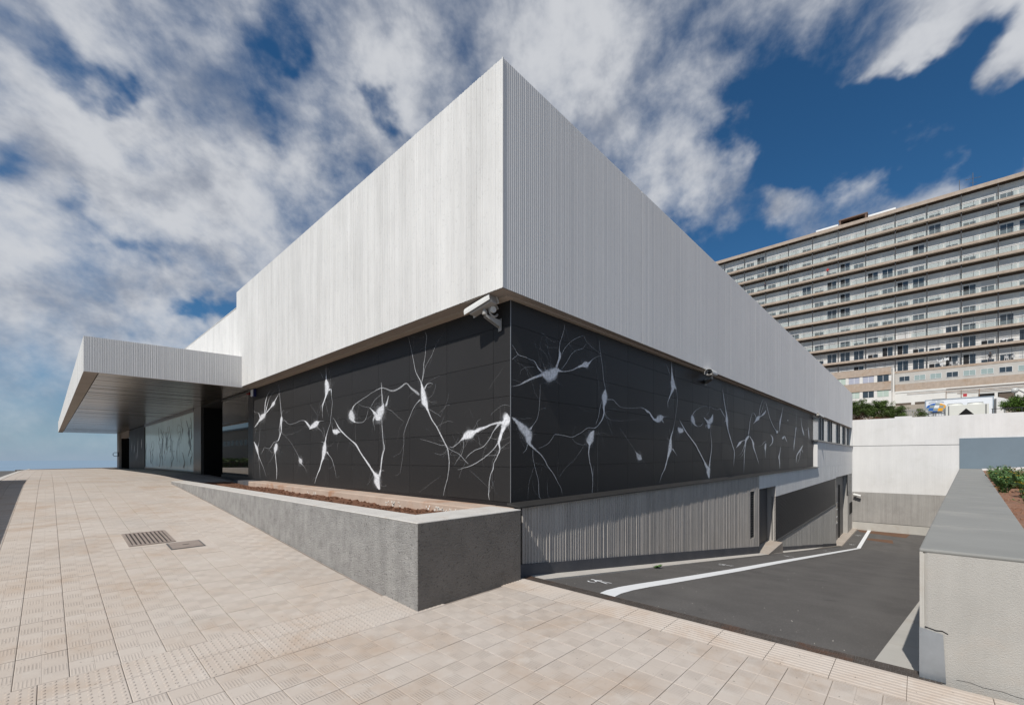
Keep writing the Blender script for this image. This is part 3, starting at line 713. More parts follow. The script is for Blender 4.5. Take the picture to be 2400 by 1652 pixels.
100 13222 3607 -11 -2 13335 3324 -22 -4 13488 3039 -27 -3 13589 2847 -54 -6 13604 2723 -100 -9 13643 2599 -77 -7 13722 2427 -38 -5 13922 2206 -35 -4 14169 1955 -32 -3 14337 1775 -30 -1 14294 1514 -21 0 14252 1306 -12 0
60 13722 3691 -12 -1 13683 3257 -12 0 13620 2900 -20 -1
100 13527 2693 -26 4 13373 2609 -9 1
100 15902 2330 -58 9 15704 2239 -107 16 15558 2164 -92 6 15491 2037 -48 1 15414 1813 -33 1 15367 1509 -24 0 15320 1095 -14 1
100 15852 2357 50 0 15952 2589 30 0 16053 2823 25 0 16310 3129 16 0
100 15510 2177 -17 12 15133 2124 -20 11 14905 2064 -76 21 14771 2007 -64 13 14508 1896 -18 3
100 15462 2064 -27 2 15133 1783 -16 3 14682 1645 -9 3
100 15558 2038 -23 2 15273 1729 -18 2 14905 1592 -11 2
100 16003 2306 -43 -9 16258 2199 -41 -7 16415 2087 -92 -8 16468 1942 -72 -6 16682 1768 -36 -3 17011 1501 -21 -2 17180 1318 -11 0
100 16415 2743 16 -3 16736 2865 59 -10 16956 2953 178 -25 17157 3042 82 -23 17409 3075 24 -9 17763 3177 76 -14 18005 3273 63 -4 18128 3362 17 0
100 17180 3074 40 2 17294 3356 28 1 17644 3663 16 0 17883 3749 9 -1
100 16791 2987 30 6 16574 3105 21 6 16310 3115 8 5
100 17294 3082 22 0 17763 3488 17 0 17944 3692 12 1
100 18066 3672 -17 -2 18379 3382 -31 -4 18766 3055 -31 -5 19303 2790 -31 -6 19723 2659 -39 -10 19866 2648 -150 -18 19866 2563 -101 -4
100 21000 3735 -24 -1 20687 3355 -45 -1 20457 3094 -104 -2 20382 2915 -68 -3 20307 2633 -23 -1
100 18766 2469 -19 -5 19031 2413 -61 -9 19139 2285 -95 -3 19031 2150 -48 5 18635 2027 -20 4
100 17067 2012 3 -6 17526 2037 12 -5 17944 2171 19 -6 18316 2212 8 -5
100 18128 2128 -73 0 18066 1969 -110 0 18066 1843 -30 -1 18066 1590 -18 0
100 20764 2369 66 -13 21000 2430 135 -26 21239 2492 -44 -17 21484 2373 -52 -7 21733 2270 -22 -3
100 20533 2046 -22 0 20382 1799 -45 1 20232 1624 -103 1 20307 1485 -67 -1 20382 1136 -30 0
100 23627 3012 -96 -3 23569 2891 -86 -2 23434 2649 -56 -1 23245 2290 -94 0 23151 2094 -56 -1 23151 1899 -19 0
60 23724 3732 -20 -2 23627 3012 -39 -2
100 24735 3563 -21 -2 24946 3163 -42 -4 25269 2887 -127 -11 25554 2688 -75 -7
100 26635 3167 -47 -4 26803 2866 -120 -6 26948 2518 -36 -2
70 23627 2794 14 -4 24322 2906 9 -8 24946 2914 -3 -4
100 25936 2959 22 -4 26516 3073 23 -4
100 25269 2216 -39 3 24840 2042 -111 10 24527 1935 -137 16 24020 1788 -88 9 23724 1628 -77 2 23627 1351 -20 0
100 24630 1916 -61 0 24424 1588 -30 1 23920 1308 -18 2
100 24946 1981 -58 -5 25269 1839 -30 -3
100 21868 3236 -83 -7 21902 3183 -67 -6''',
}
# ------------------------------------------------------------------ driveway ramp
def yw(x): return -.02 - .0544 * (x - 4.4)                          # left face of the low retaining wall
xs = [4.47, 5, 6, 8, 10, 13, 16, 20, 24, 28, 32, 35, 36, 37, 40, 45.42]
b = MB()
for a, c in zip(xs, xs[1:]):
    b.quad((a, yw(a) + .27, ramp(a)), (c, yw(c) + .27, ramp(c)), (c, 3.70, ramp(c)), (a, 3.70, ramp(a)))
drive = structure('driveway', b, m_asph)
b = MB()
for a, c in zip(xs, xs[1:]):
    b.quad((a, yw(a) - .1, ramp(a) + .012), (c, yw(c) - .1, ramp(c) + .012), (c, yw(c) + .29, ramp(c) + .005), (a, yw(a) + .29, ramp(a) + .005))
structure('gutter', b, m_gutter)
b = MB()
lx = [4.50, 4.68, 4.9, 5.3, 5.8, 6.5, 8, 10, 13, 16, 20, 24, 28, 32, 35, 35.99]
lo = [2.60, 2.66, 2.71, 2.75, 2.755, 2.74, 2.725, 2.71, 2.73, 2.735, 2.73, 2.725, 2.72, 2.715, 2.71, 2.71]
for i in range(len(lx) - 1):
    a, c = lx[i], lx[i + 1]
    b.quad((a, lo[i], ramp(a) + .004), (c, lo[i + 1], ramp(c) + .004), (c, lo[i + 1] + .205, ramp(c) + .004), (a, lo[i] + .205, ramp(a) + .004))
b.quad((36.05, 2.70, -4.298), (45.40, 2.74, -4.298), (45.40, 2.95, -4.298), (36.05, 2.905, -4.298))
structure('lane_line', b, m_line, parent=drive)
def picto(x, y, sc):
    q = MB(); z = ramp(x + .2) + .004
    sl = -.135 if x < 36 else 0
    def P(a, c): return (x + a * sc, y + c * sc, ramp(x) + sl * a * sc + .004)
    q.poly([P(.06 * math.cos(t) + .03, .06 * math.sin(t) + .25) for t in [i * math.pi / 4 for i in range(8)]])
    q.poly([P(-.02, .19), P(.05, .19), P(.06, -.02), P(-.03, -.02)])
    q.poly([P(-.03, -.02), P(.03, -.02), P(-.09, -.30), P(-.15, -.28)])
    q.poly([P(.02, -.02), P(.06, -.02), P(.14, -.28), P(.08, -.31)])
    q.poly([P(-.02, .17), P(-.01, .12), P(-.16, -.02), P(-.19, .03)])
    q.poly([P(.05, .17), P(.05, .11), P(.19, .03), P(.21, .08)])
    q.poly([P(-.42, .10), P(-.30, .22), P(-.27, .17), P(-.36, .10)])
    q.poly([P(-.42, .10), P(-.36, .10), P(-.30, -.04), P(-.34, -.07)])
    part('painted_walker', q, m_line, drive)
for x, y in ((5.38, 3.31), (10.74, 3.25), (17.36, 3.22), (25.8, 3.22), (37.3, 3.24), (42.0, 3.27)): picto(x, y, .52)
b = MB(); b.quad((39.6, 1.2, -4.299), (41.2, 1.3, -4.299), (41.0, 2.65, -4.299), (40.2, 2.65, -4.299)); b.quad((43.0, .6, -4.299), (45.3, .4, -4.299), (45.3, 3.6, -4.299), (44.0, 3.3, -4.299))
part('rust_wash', b, m_rustpatch, drive)
b = MB(); rp = random.Random(33)
for _ in range(60):
    x = 4.7 + rp.random() ** 1.8 * 16; y = rp.uniform(.4, 3.6); s = rp.uniform(.002, .005); z = ramp(x) + .001
    b.hexa([(x - s, y - s, z - s), (x + s, y - s, z - s), (x + s, y + s, z - s), (x - s, y + s, z - s), (x - s * .6, y - s * .5, z + s * .8), (x + s * .5, y - s * .6, z + s * .7), (x + s * .6, y + s * .5, z + s * .9), (x - s * .5, y + s * .6, z + s * .6)])
tag(part('grit', b, m_kerb, drive), kind='stuff')
# drain across the top of the ramp
dr = empty('channel_drain', (4.385, 1.93, -.02), 'rusty slotted iron channel drain across the top of the driveway', 'drain')
b = MB(); b.box(4.305, 4.485, -.05, 3.86, -.2, -.055); part('channel', b, m_dark, dr)
q = MB(); SLn = .5 - .004
q.box(-.085, -.077, 0, SLn, -.03, 0); q.box(.077, .085, 0, SLn, -.03, 0); q.box(-.006, .006, 0, SLn, -.03, -.001)
nb = 16
for i in range(nb + 1):
    y = i * (SLn - .006) / nb
    q.box(-.077, -.006, y, y + .006, -.028, -.0015); q.box(.006, .077, min(y + .014, SLn - .006), min(y + .02, SLn), -.028, -.0015)
for c in (-.06, -.03, .03, .06): q.box(c - .004, c + .004, 0, SLn, -.028, -.003)
gme = q.mesh('grate_section', m_iron)
for j in range(8):
    link('grate_section', gme, dr, (4.385, -.05 + j * .5 - .08, -.004))
# kerb stones along the foot of the building
b = MB(); b.quad((4.5, 3.66, ramp(4.5) - .004), (36.3, 3.66, ramp(36.3) - .004), (36.3, 4.0, ramp(36.3) - .004), (4.5, 4.0, ramp(4.5) - .004))
kb = structure('driveway_kerb', b, mat('dirty_joint2', (.16, .14, .12), .95, .2, 4))
q = MB(); q.hexa([(0, 0, -.1), (.99, 0, -.1 - .1337), (.99, .29, -.1 - .1337), (0, .29, -.1), (0, 0, .022), (.99, 0, .022 - .1337), (.99, .29, .030 - .1337), (0, .29, .030)])
kme = q.mesh('kerb_stone', m_kerb)
for i in range(31):
    link('kerb_stone', kme, kb, (4.56 + i * 1.0, 3.668, ramp(4.56 + i)))
b = MB(); b.hexa([(35.6, 3.60, -4.5), (45.4, 3.50, -4.5), (45.4, 4.25, -4.5), (35.6, 4.25, -4.5), (35.6, 3.66, -4.25), (45.4, 3.60, -4.22), (45.4, 4.25, -4.22), (35.6, 4.25, -4.25)])
structure('end_kerb', b, MATS.get('landing_concrete') or mat('landing_concrete', (.40, .35, .30), .9, .12, 3, bump=.3, stain=(.36, .25, .17), stainamt=.3))

# ------------------------------------------------------------------ planter
pl = empty('concrete_planter', (3.4, 6, 0), 'long rough grey concrete planter with pale coping below the black mural', 'planter')
PX0, PX1, PY0, PT = 2.622, 4.229, 3.794, .922
def pt(y): return PT - .004 * (y - 3.8) if y < 16.8 else .87
b = MB()
def wall(pts_outer, z1): pass
ye = 17.0
b.hexa([(PX0, PY0, -.25), (PX0 + .36, PY0, -.25), (PX0 + .36, ye, .5), (PX0, ye, .5), (PX0, PY0, PT - .012), (PX0 + .36, PY0, PT - .012), (PX0 + .36, ye, pt(16.7) - .012), (PX0, ye, pt(16.7) - .012)])
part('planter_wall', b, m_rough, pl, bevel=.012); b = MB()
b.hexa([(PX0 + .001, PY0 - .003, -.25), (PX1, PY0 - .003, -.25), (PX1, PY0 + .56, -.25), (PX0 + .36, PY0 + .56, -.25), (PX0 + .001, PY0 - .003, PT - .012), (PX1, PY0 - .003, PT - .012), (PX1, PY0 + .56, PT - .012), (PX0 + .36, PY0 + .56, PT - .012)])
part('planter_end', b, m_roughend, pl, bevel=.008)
b = MB()
o_ = .004
def slab(x0, x1, y0, y1, z0, z1): b.hexa([(x0, y0, z0 - .016), (x1, y0, z0 - .016), (x1, y1, z1 - .016), (x0, y1, z1 - .016), (x0, y0, z0), (x1, y0, z0), (x1, y1, z1), (x0, y1, z1)])
slab(PX0 - o_, PX0 + .365, PY0 + .565, 10.2, PT, pt(10.2)); slab(PX0 - o_, PX0 + .365, 10.205, ye - .1, pt(10.2), pt(16.7))
slab(PX0 - o_, PX1 + .003, PY0 - o_, PY0 + .563, PT, PT)
part('coping', b, m_cop, pl, bevel=.008)
b = MB(); b.box(3.92, 4.35, PY0 + .565, 14.0, .45, .921); b.box(4.229, 4.35, PY0 + .2, PY0 + .565, .2, .918)
part('inner_kerb', b, m_rust, pl, bevel=.015)
b = MB(); b.box(3.98, 4.35, 14.01, 15.6, .45, .90); part('shade_toned_kerb', b, m_plinth, pl)  # kerb runs on in dark render that stands for the canopy's shade
b = MB(); rnd = random.Random(2); nx, ny = 7, 90
gv = {}
for j in range(ny + 1):
    for i in range(nx + 1):
        x = 2.98 + i * (3.99 - 2.98) / nx; y = 4.35 + j * (16.75 - 4.35) / ny
        gv[i, j] = len(b.v); b.v.append((x, y, .80 + rnd.uniform(-.02, .02) + .015 * math.sin(y * 1.7)))
for j in range(ny):
    for i in range(nx): b.f.append((gv[i, j], gv[i + 1, j], gv[i + 1, j + 1], gv[i, j + 1])); b.mi.append(0)
for _ in range(900):
    x = rnd.uniform(3.0, 3.9); y = 4.4 + (rnd.random() ** 1.5) * 11; s = rnd.uniform(.006, .028); z = .805 + .015 * math.sin(y * 1.7)
    b.hexa([(x - s, y - s * rnd.uniform(.5, 1), z - s), (x + s, y - s, z - s), (x + s, y + s, z - s), (x - s, y + s, z - s), (x - s * .6, y - s * .5, z + s * .7), (x + s * .5, y - s * .6, z + s * .6), (x + s * .6, y + s * .5, z + s * .8), (x - s * .5, y + s * .6, z + s * .5)])
tag(part('soil', b, m_soil, pl), kind='stuff')
b = MB()
for _ in range(60):
    y = rnd.choice((5.0, 5.2, 6.4, 4.8, 9.6)) + rnd.uniform(-.25, .25); z = rnd.uniform(.80, .87); s = rnd.uniform(.006, .02)
    b.box(3.912, 3.919, y - s, y + s, z - s, z + s * .8)
part('peeling_spots', b, mat('white_spalls', (.7, .66, .6), .9, .05), pl)

# ------------------------------------------------------------------ main building
BL = empty('clinic_building', (20, 12, 0), 'low white ribbed concrete building with black neuron mural and entrance canopy', 'building')
XB, YB = 4.02, 3.92
XE = 45.38
zs = lambda x: 3.80 + .0052 * (x - 4)                              # soffit
zt = lambda x: 6.77 + .0019 * (x - 4)
ub = empty('upper_block', (20, 10, 4)); ub.parent = BL; ub.location = (0, -2, 4)
b = MB()
ribbed(b, (XB, YB), (1, 0), (0, -1), XE - XB, lambda s: zs(XB + s), lambda s: zt(XB + s), 3, wr=(.014, .026), gr=(.009, .016), depth=.0022, seams=(3.85, 9.36, 11.96, 17.5, 23.6, 30.2, 36.2))
part('ribbed_side_wall', b, m_whiteR, ub)
b = MB()
ribbed(b, (XB, 15.5), (0, -1), (-1, 0), 15.5 - YB, lambda s: 3.80 - .05 * (1 - s / 11.6), lambda s: 6.77 - .03 * (1 - s / 11.6), 4, wr=(.02, .06), gr=(.008, .018), depth=.006)
part('ribbed_front_wall', b, m_white, ub)
b = MB()
b.box(XB - .010, XB + .004, YB - .010, YB + .004, 3.80, 6.772)
part('corner_edge', b, m_white, ub)
b = MB()
ribbed(b, (XB + .03, 52.5), (0, -1), (-1, 0), 37.0, lambda s: 3.8, lambda s: 6.30, 6, wr=(.03, .09), depth=.004)
b.hexa([(XB + .012, 15.49, 6.29), (XE, 15.49, 6.30), (XE, 52.5, 6.30), (XB + .032, 52.5, 6.29), (XB + .012, 15.49, 6.302), (XE, 15.49, 6.31), (XE, 52.5, 6.31), (XB + .032, 52.5, 6.302)])
part('rear_ribbed_wall', b, m_white, ub)
b = MB()
b.hexa([(XB + .01, YB + .01, 6.5), (XE, YB + .01, 6.5), (XE, 15.49, 6.5), (XB + .01, 15.49, 6.5), (XB + .01, YB + .01, zt(4) - .004), (XE, YB + .01, zt(XE) - .004), (XE, 15.49, zt(XE) - .03), (XB + .01, 15.49, 6.735)])
part('roof', b, m_whiteB, ub)
b = MB(); b.box(XE - .3, XE, YB + .003, 40, -4.6, 6.5); part('end_wall', b, m_whiteB, BL)
# soffit: outer drip strip and inner strip, on both street sides
MX, MY = 4.36, 4.10
b = MB()
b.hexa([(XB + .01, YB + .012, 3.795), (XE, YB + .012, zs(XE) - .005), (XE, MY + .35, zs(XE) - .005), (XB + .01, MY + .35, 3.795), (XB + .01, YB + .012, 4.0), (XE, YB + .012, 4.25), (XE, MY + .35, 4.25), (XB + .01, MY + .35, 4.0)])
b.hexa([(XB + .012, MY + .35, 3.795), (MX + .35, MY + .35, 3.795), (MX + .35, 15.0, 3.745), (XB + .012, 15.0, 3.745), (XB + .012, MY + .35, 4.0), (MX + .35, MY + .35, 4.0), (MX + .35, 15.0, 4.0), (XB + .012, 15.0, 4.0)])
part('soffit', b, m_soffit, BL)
b = MB()                                                            # shallow drip groove and inner fillet
b.hexa([(MX - .14, MY - .075, 3.772), (XE, MY - .075, zs(XE) - .026), (XE, MY + .1, zs(XE) - .026), (MX - .14, MY + .1, 3.772), (MX - .14, MY - .075, 3.80), (XE, MY - .075, zs(XE)), (XE, MY + .1, zs(XE)), (MX - .14, MY + .1, 3.80)])
b.hexa([(MX - .14, MY + .1, 3.772), (MX + .1, MY + .1, 3.772), (MX + .1, 15.0, 3.722), (MX - .14, 15.0, 3.722), (MX - .14, MY + .1, 3.80), (MX + .1, MY + .1, 3.80), (MX + .1, 15.0, 3.75), (MX - .14, 15.0, 3.75)])
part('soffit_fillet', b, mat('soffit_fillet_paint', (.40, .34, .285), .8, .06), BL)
# mural cladding: single panels on a black ground
rows = [.978, 1.470, 1.962, 2.454, 2.946, 3.438, 3.775]
G = .005
ml = empty('front_mural', (MX, 9, 1)); ml.parent = BL; ml.location = (MX - 20, 9 - 12, 1); WL[ml.name] = (MX, 9, 1)
mr = empty('side_mural', (16, MY, 1)); mr.parent = BL; mr.location = (16 - 20, MY - 12, 1); WL[mr.name] = (16, MY, 1)
b = MB(); b.box(MX + .014, MX + .05, MY + .03, 15.12, .93, 3.8); part('backing', b, m_back, ml)
b = MB(); b.hexa([(MX + .03, MY + .014, .93), (28.16, MY + .014, 1.06), (28.16, MY + .05, 1.06), (MX + .03, MY + .05, .93), (MX + .03, MY + .014, 3.8), (28.16, MY + .014, 3.94), (28.16, MY + .05, 3.94), (MX + .03, MY + .05, 3.8)]); part('backing', b, m_back, mr)
pc = {}
def panel(parent, w, h, axis, loc):
    key = (round(w, 3), round(h, 3), axis)
    if key not in pc:
        q = MB()
        if axis == 'y': q.box(0, .012, 0, w, 0, h)
        else: q.box(0, w, 0, .012, 0, h)
        pc[key] = q.mesh('panel', m_panel)
    o = link('panel', pc[key], parent, loc, None)
    return o
lj = [MY + .004, 4.44, 5.50, 6.545, 7.61, 8.67, 9.73, 10.79, 11.85, 12.91, 13.97, 15.08]
rnd = random.Random(8)
for a, c in zip(lj, lj[1:]):
    for r0, r1 in zip(rows, rows[1:]):
        panel(ml, c - a - G, r1 - r0 - G, 'y', (MX + rnd.uniform(0, .0006), a + G / 2, r0 + G / 2 - .0045 * (a - 4.1)))
rj = [MX + .004] + [5.464 + 1.107 * i for i in range(21)]
rj = [x for x in rj if x < 27.8] + [28.13]
for a, c in zip(rj, rj[1:]):
    for r0, r1 in zip(rows, rows[1:]):
        panel(mr, c - a - G, r1 - r0 - G, 'x', (a + G / 2, MY + rnd.uniform(0, .0006), r0 + G / 2 + .0056 * (a - 4.4)))
b = MB(); b.box(MX - .004, MX + .004, MY - .004, MY + .004, .94, 3.775); part('corner_trim', b, m_alu, BL)
b = MB(); b.box(MX + .001, MX + .03, MY + .002, 15.1, .905, .974); part('base_trim', b, m_trim, BL)
pins = MB()
for a in lj[1:-1]:
    for r in rows[1:-1]:
        for s in (-.10, .10): pins.box(MX - .004, MX + .004, a + s - .006, a + s + .006, r - .006 - .0045 * (a - 4.1), r + .004 - .0045 * (a - 4.1))
part('fixing_clips', pins, m_trim, ml)
pins = MB()
for a in rj[1:-1]:
    for r in rows[1:-1]:
        for s in (-.10, .10): pins.box(a + s - .006, a + s + .006, MY - .004, MY + .004, r - .006 + .0056 * (a - 4.4), r + .004 + .0056 * (a - 4.4))
part('fixing_clips', pins, m_trim, mr)
# printed neurons: soft-edged flat print on the panels
def strokes(txt, place, name, m, parent, gain=1.0):
    v = []; f = []; ink = []
    for li, ln in enumerate(sorted(txt.strip().splitlines(), key=lambda t: int(t.split()[0]))):
        off = 2.5e-5 * li
        q = [int(a) for a in ln.split()]; al = q[0] / 100; q = q[1:]; n = len(q) // 4
        pts = [[q[4 * i] / 1000, q[4 * i + 1] / 1000, q[4 * i + 2] / 1000, q[4 * i + 3] / 1000] for i in range(n)]
        out_ = []
        for i in range(n - 1):                                       # smooth the centre line
            A = pts[max(i - 1, 0)]; B = pts[i]; C = pts[i + 1]; D = pts[min(i + 2, n - 1)]
            st_ = 3
            for t_ in range(st_):
                t = t_ / st_
                out_.append([.5 * (2 * B[j] + (C[j] - A[j]) * t + (2 * A[j] - 5 * B[j] + 4 * C[j] - D[j]) * t * t + (3 * B[j] - A[j] - 3 * C[j] + D[j]) * t ** 3) for j in range(4)])
        out_.append(pts[-1]); n2 = len(out_); base = len(v)
        for i, (s, z, ds, dz) in enumerate(out_):
            L = math.hypot(ds, dz) or 1e-4; lim = max(L * (.40 + .70 * min(1, max(0, (L - .012) / .035))), .0022); ds *= lim / L; dz *= lim / L
            jit = 1 + .16 * mnoise.noise((s * 21, z * 21, 1.7)); end = min(1, (i + .6) / 2, (n2 - i - .4) / 2)
            halo = 1.25 if lim > .02 else 2.1; wz = .010 * mnoise.noise((s * 7, z * 7, 4.2)) + .006 * mnoise.noise((s * 23, z * 23, 8.1)); s += wz; z += .6 * wz
            for kf, a in ((-halo, 0), (-.62, 1), (.62, 1), (halo, 0)):
                v.append(place(s + ds * kf * jit, z + dz * kf * jit, off)); ink.append(a * al * gain * (.35 + .65 * max(0, end)) * (.30 + .70 * min(1, lim / .013)))
        for i in range(n2 - 1):
            for c in range(3):
                a = base + 4 * i + c; f.append((a, a + 1, a + 5, a + 4))
    me = bpy.data.meshes.new(name); me.from_pydata(v, [], f); me.materials.append(m)
    at = me.attributes.new('ink', 'FLOAT', 'POINT'); at.data.foreach_set('value', ink)
    me.update()
    return link(name, me, parent)
def sprout(txt, seed):
    '''faint fine filaments that leave the printed branches'''
    rr = random.Random(seed); out_ = []
    for ln in txt.strip().splitlines():
        q = [int(a) for a in ln.split()]; al = q[0]; P = [q[1 + 4 * i:5 + 4 * i] for i in range((len(q) - 1) // 4)]
        out_.append(ln)
        for p in P[1:]:
            fat = math.hypot(p[2], p[3])
            for _ in range(1 if rr.random() < .55 else 2 if fat > 25 else 0):
                s, z = p[0], p[1]; a = rr.uniform(0, 6.28); row = [int(al * rr.uniform(.22, .5))]; w = rr.uniform(3, 6)
                for j in range(rr.randint(3, 7)):
                    row += [int(s), int(z), int(w * abs(math.sin(a)) + 1), int(w * abs(math.cos(a)) + 1)]
                    a += rr.uniform(-.45, .45); st_ = rr.uniform(40, 120); s += st_ * math.cos(a); z += st_ * math.sin(a); w *= .85
                    if not 1000 < z < 3740: break
                if len(row) > 9: out_.append(' '.join(map(str, row)))
            if fat > 28:                                             # soft bloom round a cell body
                f_ = 1.7; out_.append(' '.join(map(str, [6] + [v for k_ in (-1, 0, 1) for v in (p[0] + int(.7 * k_ * p[3] * f_), p[1] - int(.7 * k_ * p[2] * f_), int(p[2] * f_ * (1 if k_ == 0 else .7)), int(p[3] * f_ * (1 if k_ == 0 else .7)))])))
    return '\n'.join(out_)
def neurons(txt, place, name, m, parent):
    '''strokes that touch form one neuron; each neuron is printed as an object of its own'''
    rows_ = [ln for ln in txt.strip().splitlines()]; P = []
    for ln in rows_:
        q = [int(a) for a in ln.split()][1:]; P.append([(q[i] / 1000, q[i + 1] / 1000, math.hypot(q[i + 2], q[i + 3]) / 1000) for i in range(0, len(q), 4)])
    par = list(range(len(P)))
    def find(i):
        while par[i] != i: i = par[i]
        return i
    for i in range(len(P)):
        for j in range(i):
            if find(i) != find(j) and any((a[0] - c[0]) ** 2 + (a[1] - c[1]) ** 2 < (.055 + a[2] + c[2]) ** 2 for a in P[i] for c in P[j]): par[find(i)] = find(j)
    gr = {}
    for i, ln in enumerate(rows_): gr.setdefault(find(i), []).append(ln)
    for g_ in gr.values(): strokes('\n'.join(g_), place, name, m, parent)
neurons(sprout(NEURONS['L'], 1), lambda s, z, o: (MX - .002 - o, min(max(s, MY + .006), 15.06), min(max(z, .985), 3.77)), 'neuron_print', m_ink, ml)
neurons(sprout(NEURONS['R'], 2), lambda s, z, o: (max(s, MX + .006), MY - .002 - o, max(z, .985)), 'neuron_print', m_ink, mr)
# sill flashing below the side mural
b = MB()
zl = lambda x: .975 + .0062 * (x - 4.3)
x0, x1 = 4.30, 28.36
b.hexa([(x0, 3.872, zl(x0) - .055), (x1, 3.872, zl(x1) - .055), (x1, MY + .012, zl(x1) - .03), (x0, MY + .012, zl(x0) - .03), (x0, 3.872, zl(x0) - .035), (x1, 3.872, zl(x1) - .035), (x1, MY + .012, zl(x1) + .003), (x0, MY + .012, zl(x0) + .003)])
part('sill_flashing', b, m_flash, BL)
# lower wall: dark ribbed part, then paler part with openings
YW = 3.93
b = MB()
ribbed(b, (4.40, YW), (1, 0), (0, -1), 15.44 - 4.40, lambda s: ramp(4.40 + s) + .19 + (.006 * s), lambda s: zl(4.4 + s) - .03, 12, wr=(.016, .032), gr=(.022, .04), depth=.014, side=.006)
ribbed(b, (15.44, YW), (1, 0), (0, -1), .43, lambda s: .50, lambda s: zl(15.6) - .03, 13, wr=(.02, .05), depth=.018)
ribbed(b, (15.44, YW), (1, 0), (0, -1), .43, lambda s: ramp(15.44 + s) + .19, lambda s: -1.01, 13, wr=(.02, .05), depth=.018)
ribbed(b, (15.87, YW), (1, 0), (0, -1), .58, lambda s: ramp(15.87 + s) + .19, lambda s: zl(16) - .03, 14, wr=(.02, .05), depth=.018)
part('ribbed_base_wall', b, m_ribgrey, BL)
b = MB()
b.box(4.40, 16.45, YW + .022, YW + .3, -2.2, .95); 
part('wall_core', b, m_dark, BL)
LV0, LV1 = 18.85, 35.5
lt = lambda x: .12 + .0072 * (x - 18.85)
lb = lambda x: -1.55 + .0070 * (x - 18.85)
b = MB()
kw = dict(wr=(.05, .11), gr=(.012, .02), depth=.006, side=.004)
ribbed(b, (16.45, YW), (1, 0), (0, -1), LV0 - 16.45, lambda s: .525, lambda s: zl(16.45 + s) - .03, 21, **kw)
ribbed(b, (LV0, YW), (1, 0), (0, -1), LV1 - LV0 + .1, lambda s: lt(LV0 + s), lambda s: zl(min(28.36, LV0 + s)) - .03, 22, **kw)
ribbed(b, (28.30, YW), (1, 0), (0, -1), XE - 28.30, lambda s: zl(28.3) - .04, lambda s: 2.47, 23, **kw)
ribbed(b, (35.6, YW), (1, 0), (0, -1), XE - 35.6, lambda s: .30, lambda s: zl(28.3) - .03, 24, **kw)
b.quad((28.30, MY + .02, 1.05), (28.30, YW, 1.05), (28.30, YW, 2.47), (28.30, MY + .02, 2.47))
b.quad((28.30, YW, 2.47), (XE, YW, 2.47), (XE, MY + .3, 2.47), (28.30, MY + .3, 2.47))
part('pale_wall', b, m_whiteB, BL)
b = MB()
ribbed(b, (LV0, YW), (1, 0), (0, -1), LV1 - LV0 + .1, lambda s: ramp(LV0 + s) + .17, lambda s: lb(LV0 + s), 25, wr=(.03, .07), depth=.008)
ribbed(b, (42.1, YW), (1, 0), (0, -1), XE - 42.1, lambda s: -4.3, lambda s: -1.35, 26, **kw)
b.quad((35.6, YW, -4.35), (35.6, 4.3, -4.35), (35.6, 4.3, .35), (35.6, YW, .35))
b.quad((42.1, 4.3, -4.35), (42.1, YW, -4.35), (42.1, YW, .3), (42.1, 4.3, .3))
b.quad((16.45, YW, -2.2), (16.45, 4.3, -2.2), (16.45, 4.3, .53), (16.45, YW, .53))
part('grey_wall', b, mat('grey_concrete_lower', (.40, .385, .36), .85, .08, 1.5, bump=.3, bscale=40, streak=.15, sscale=4), BL)
b = MB(); b.quad((LV0, 4.3, -2.3), (LV0, YW, -2.3), (LV0, YW, .525), (LV0, 4.3, .525)); b.quad((16.45, YW, .526), (LV0, YW, .526), (LV0, 4.3, .526), (16.45, 4.3, .526)); b.quad((35.6, YW, .3), (42.1, YW, .3), (42.1, 4.3, .3), (35.6, 4.3, .3))
part('door_reveal', b, mat('reveal_concrete', (.42, .40, .375), .85, .08, 1.5, streak=.1), BL)
# plinth in lengths
b = MB()
for x0, x1 in ((4.30, 6.1), (6.105, 9.4), (9.405, 12.9), (12.905, 16.43), (18.87, 24), (24.005, 30), (30.005, 35.58)):
    b.hexa([(x0, YW - .028, ramp(x0) - .1), (x1, YW - .028, ramp(x1) - .1), (x1, YW + .06, ramp(x1) - .1), (x0, YW + .06, ramp(x0) - .1), (x0, YW - .028, ramp(x0) + .195 + .006 * (x0 - 4.4)), (x1, YW - .028, ramp(x1) + .195 + .006 * (min(x1, 15) - 4.4)), (x1, YW + .06, ramp(x1) + .195 + .006 * (min(x1, 15) - 4.4)), (x0, YW + .06, ramp(x0) + .195 + .006 * (x0 - 4.4))]) if x1 < 17 else b.hexa([(x0, YW - .028, ramp(x0) - .1), (x1, YW - .028, ramp(x1) - .1), (x1, YW + .06, ramp(x1) - .1), (x0, YW + .06, ramp(x0) - .1), (x0, YW - .028, ramp(x0) + .20), (x1, YW - .028, ramp(x1) + .18), (x1, YW + .06, ramp(x1) + .18), (x0, YW + .06, ramp(x0) + .20)])
part('plinth', b, m_plinth, BL)
# narrow slotted vent
v_ = empty('vent', (15.65, YW, -.3)); v_.parent = BL; v_.location = (15.65 - 20, YW - 12, -.3); WL[v_.name] = (15.65, YW, -.3)
b = MB(); b.box(15.44, 15.87, YW + .06, YW + .12, -1.01, .5); part('backing', b, m_dark, v_)
b = MB()
for x0, x1, z0, z1 in ((15.44, 15.455, -1.01, .5), (15.845, 15.87, -1.01, .5)): b.box(x0, x1, YW - .005, YW + .06, z0, z1)
part('frame', b, m_frame, v_)
q = MB(); q.hexa([(0, .0, 0), (.386, .0, 0), (.386, .05, .03), (0, .05, .03), (0, .0, .008), (.386, .0, .008), (.386, .05, .038), (0, .05, .038)]); sme = q.mesh('slat', m_louv)
for i in range(19): link('slat', sme, v_, (15.457, YW, -1.0 + i * .079))
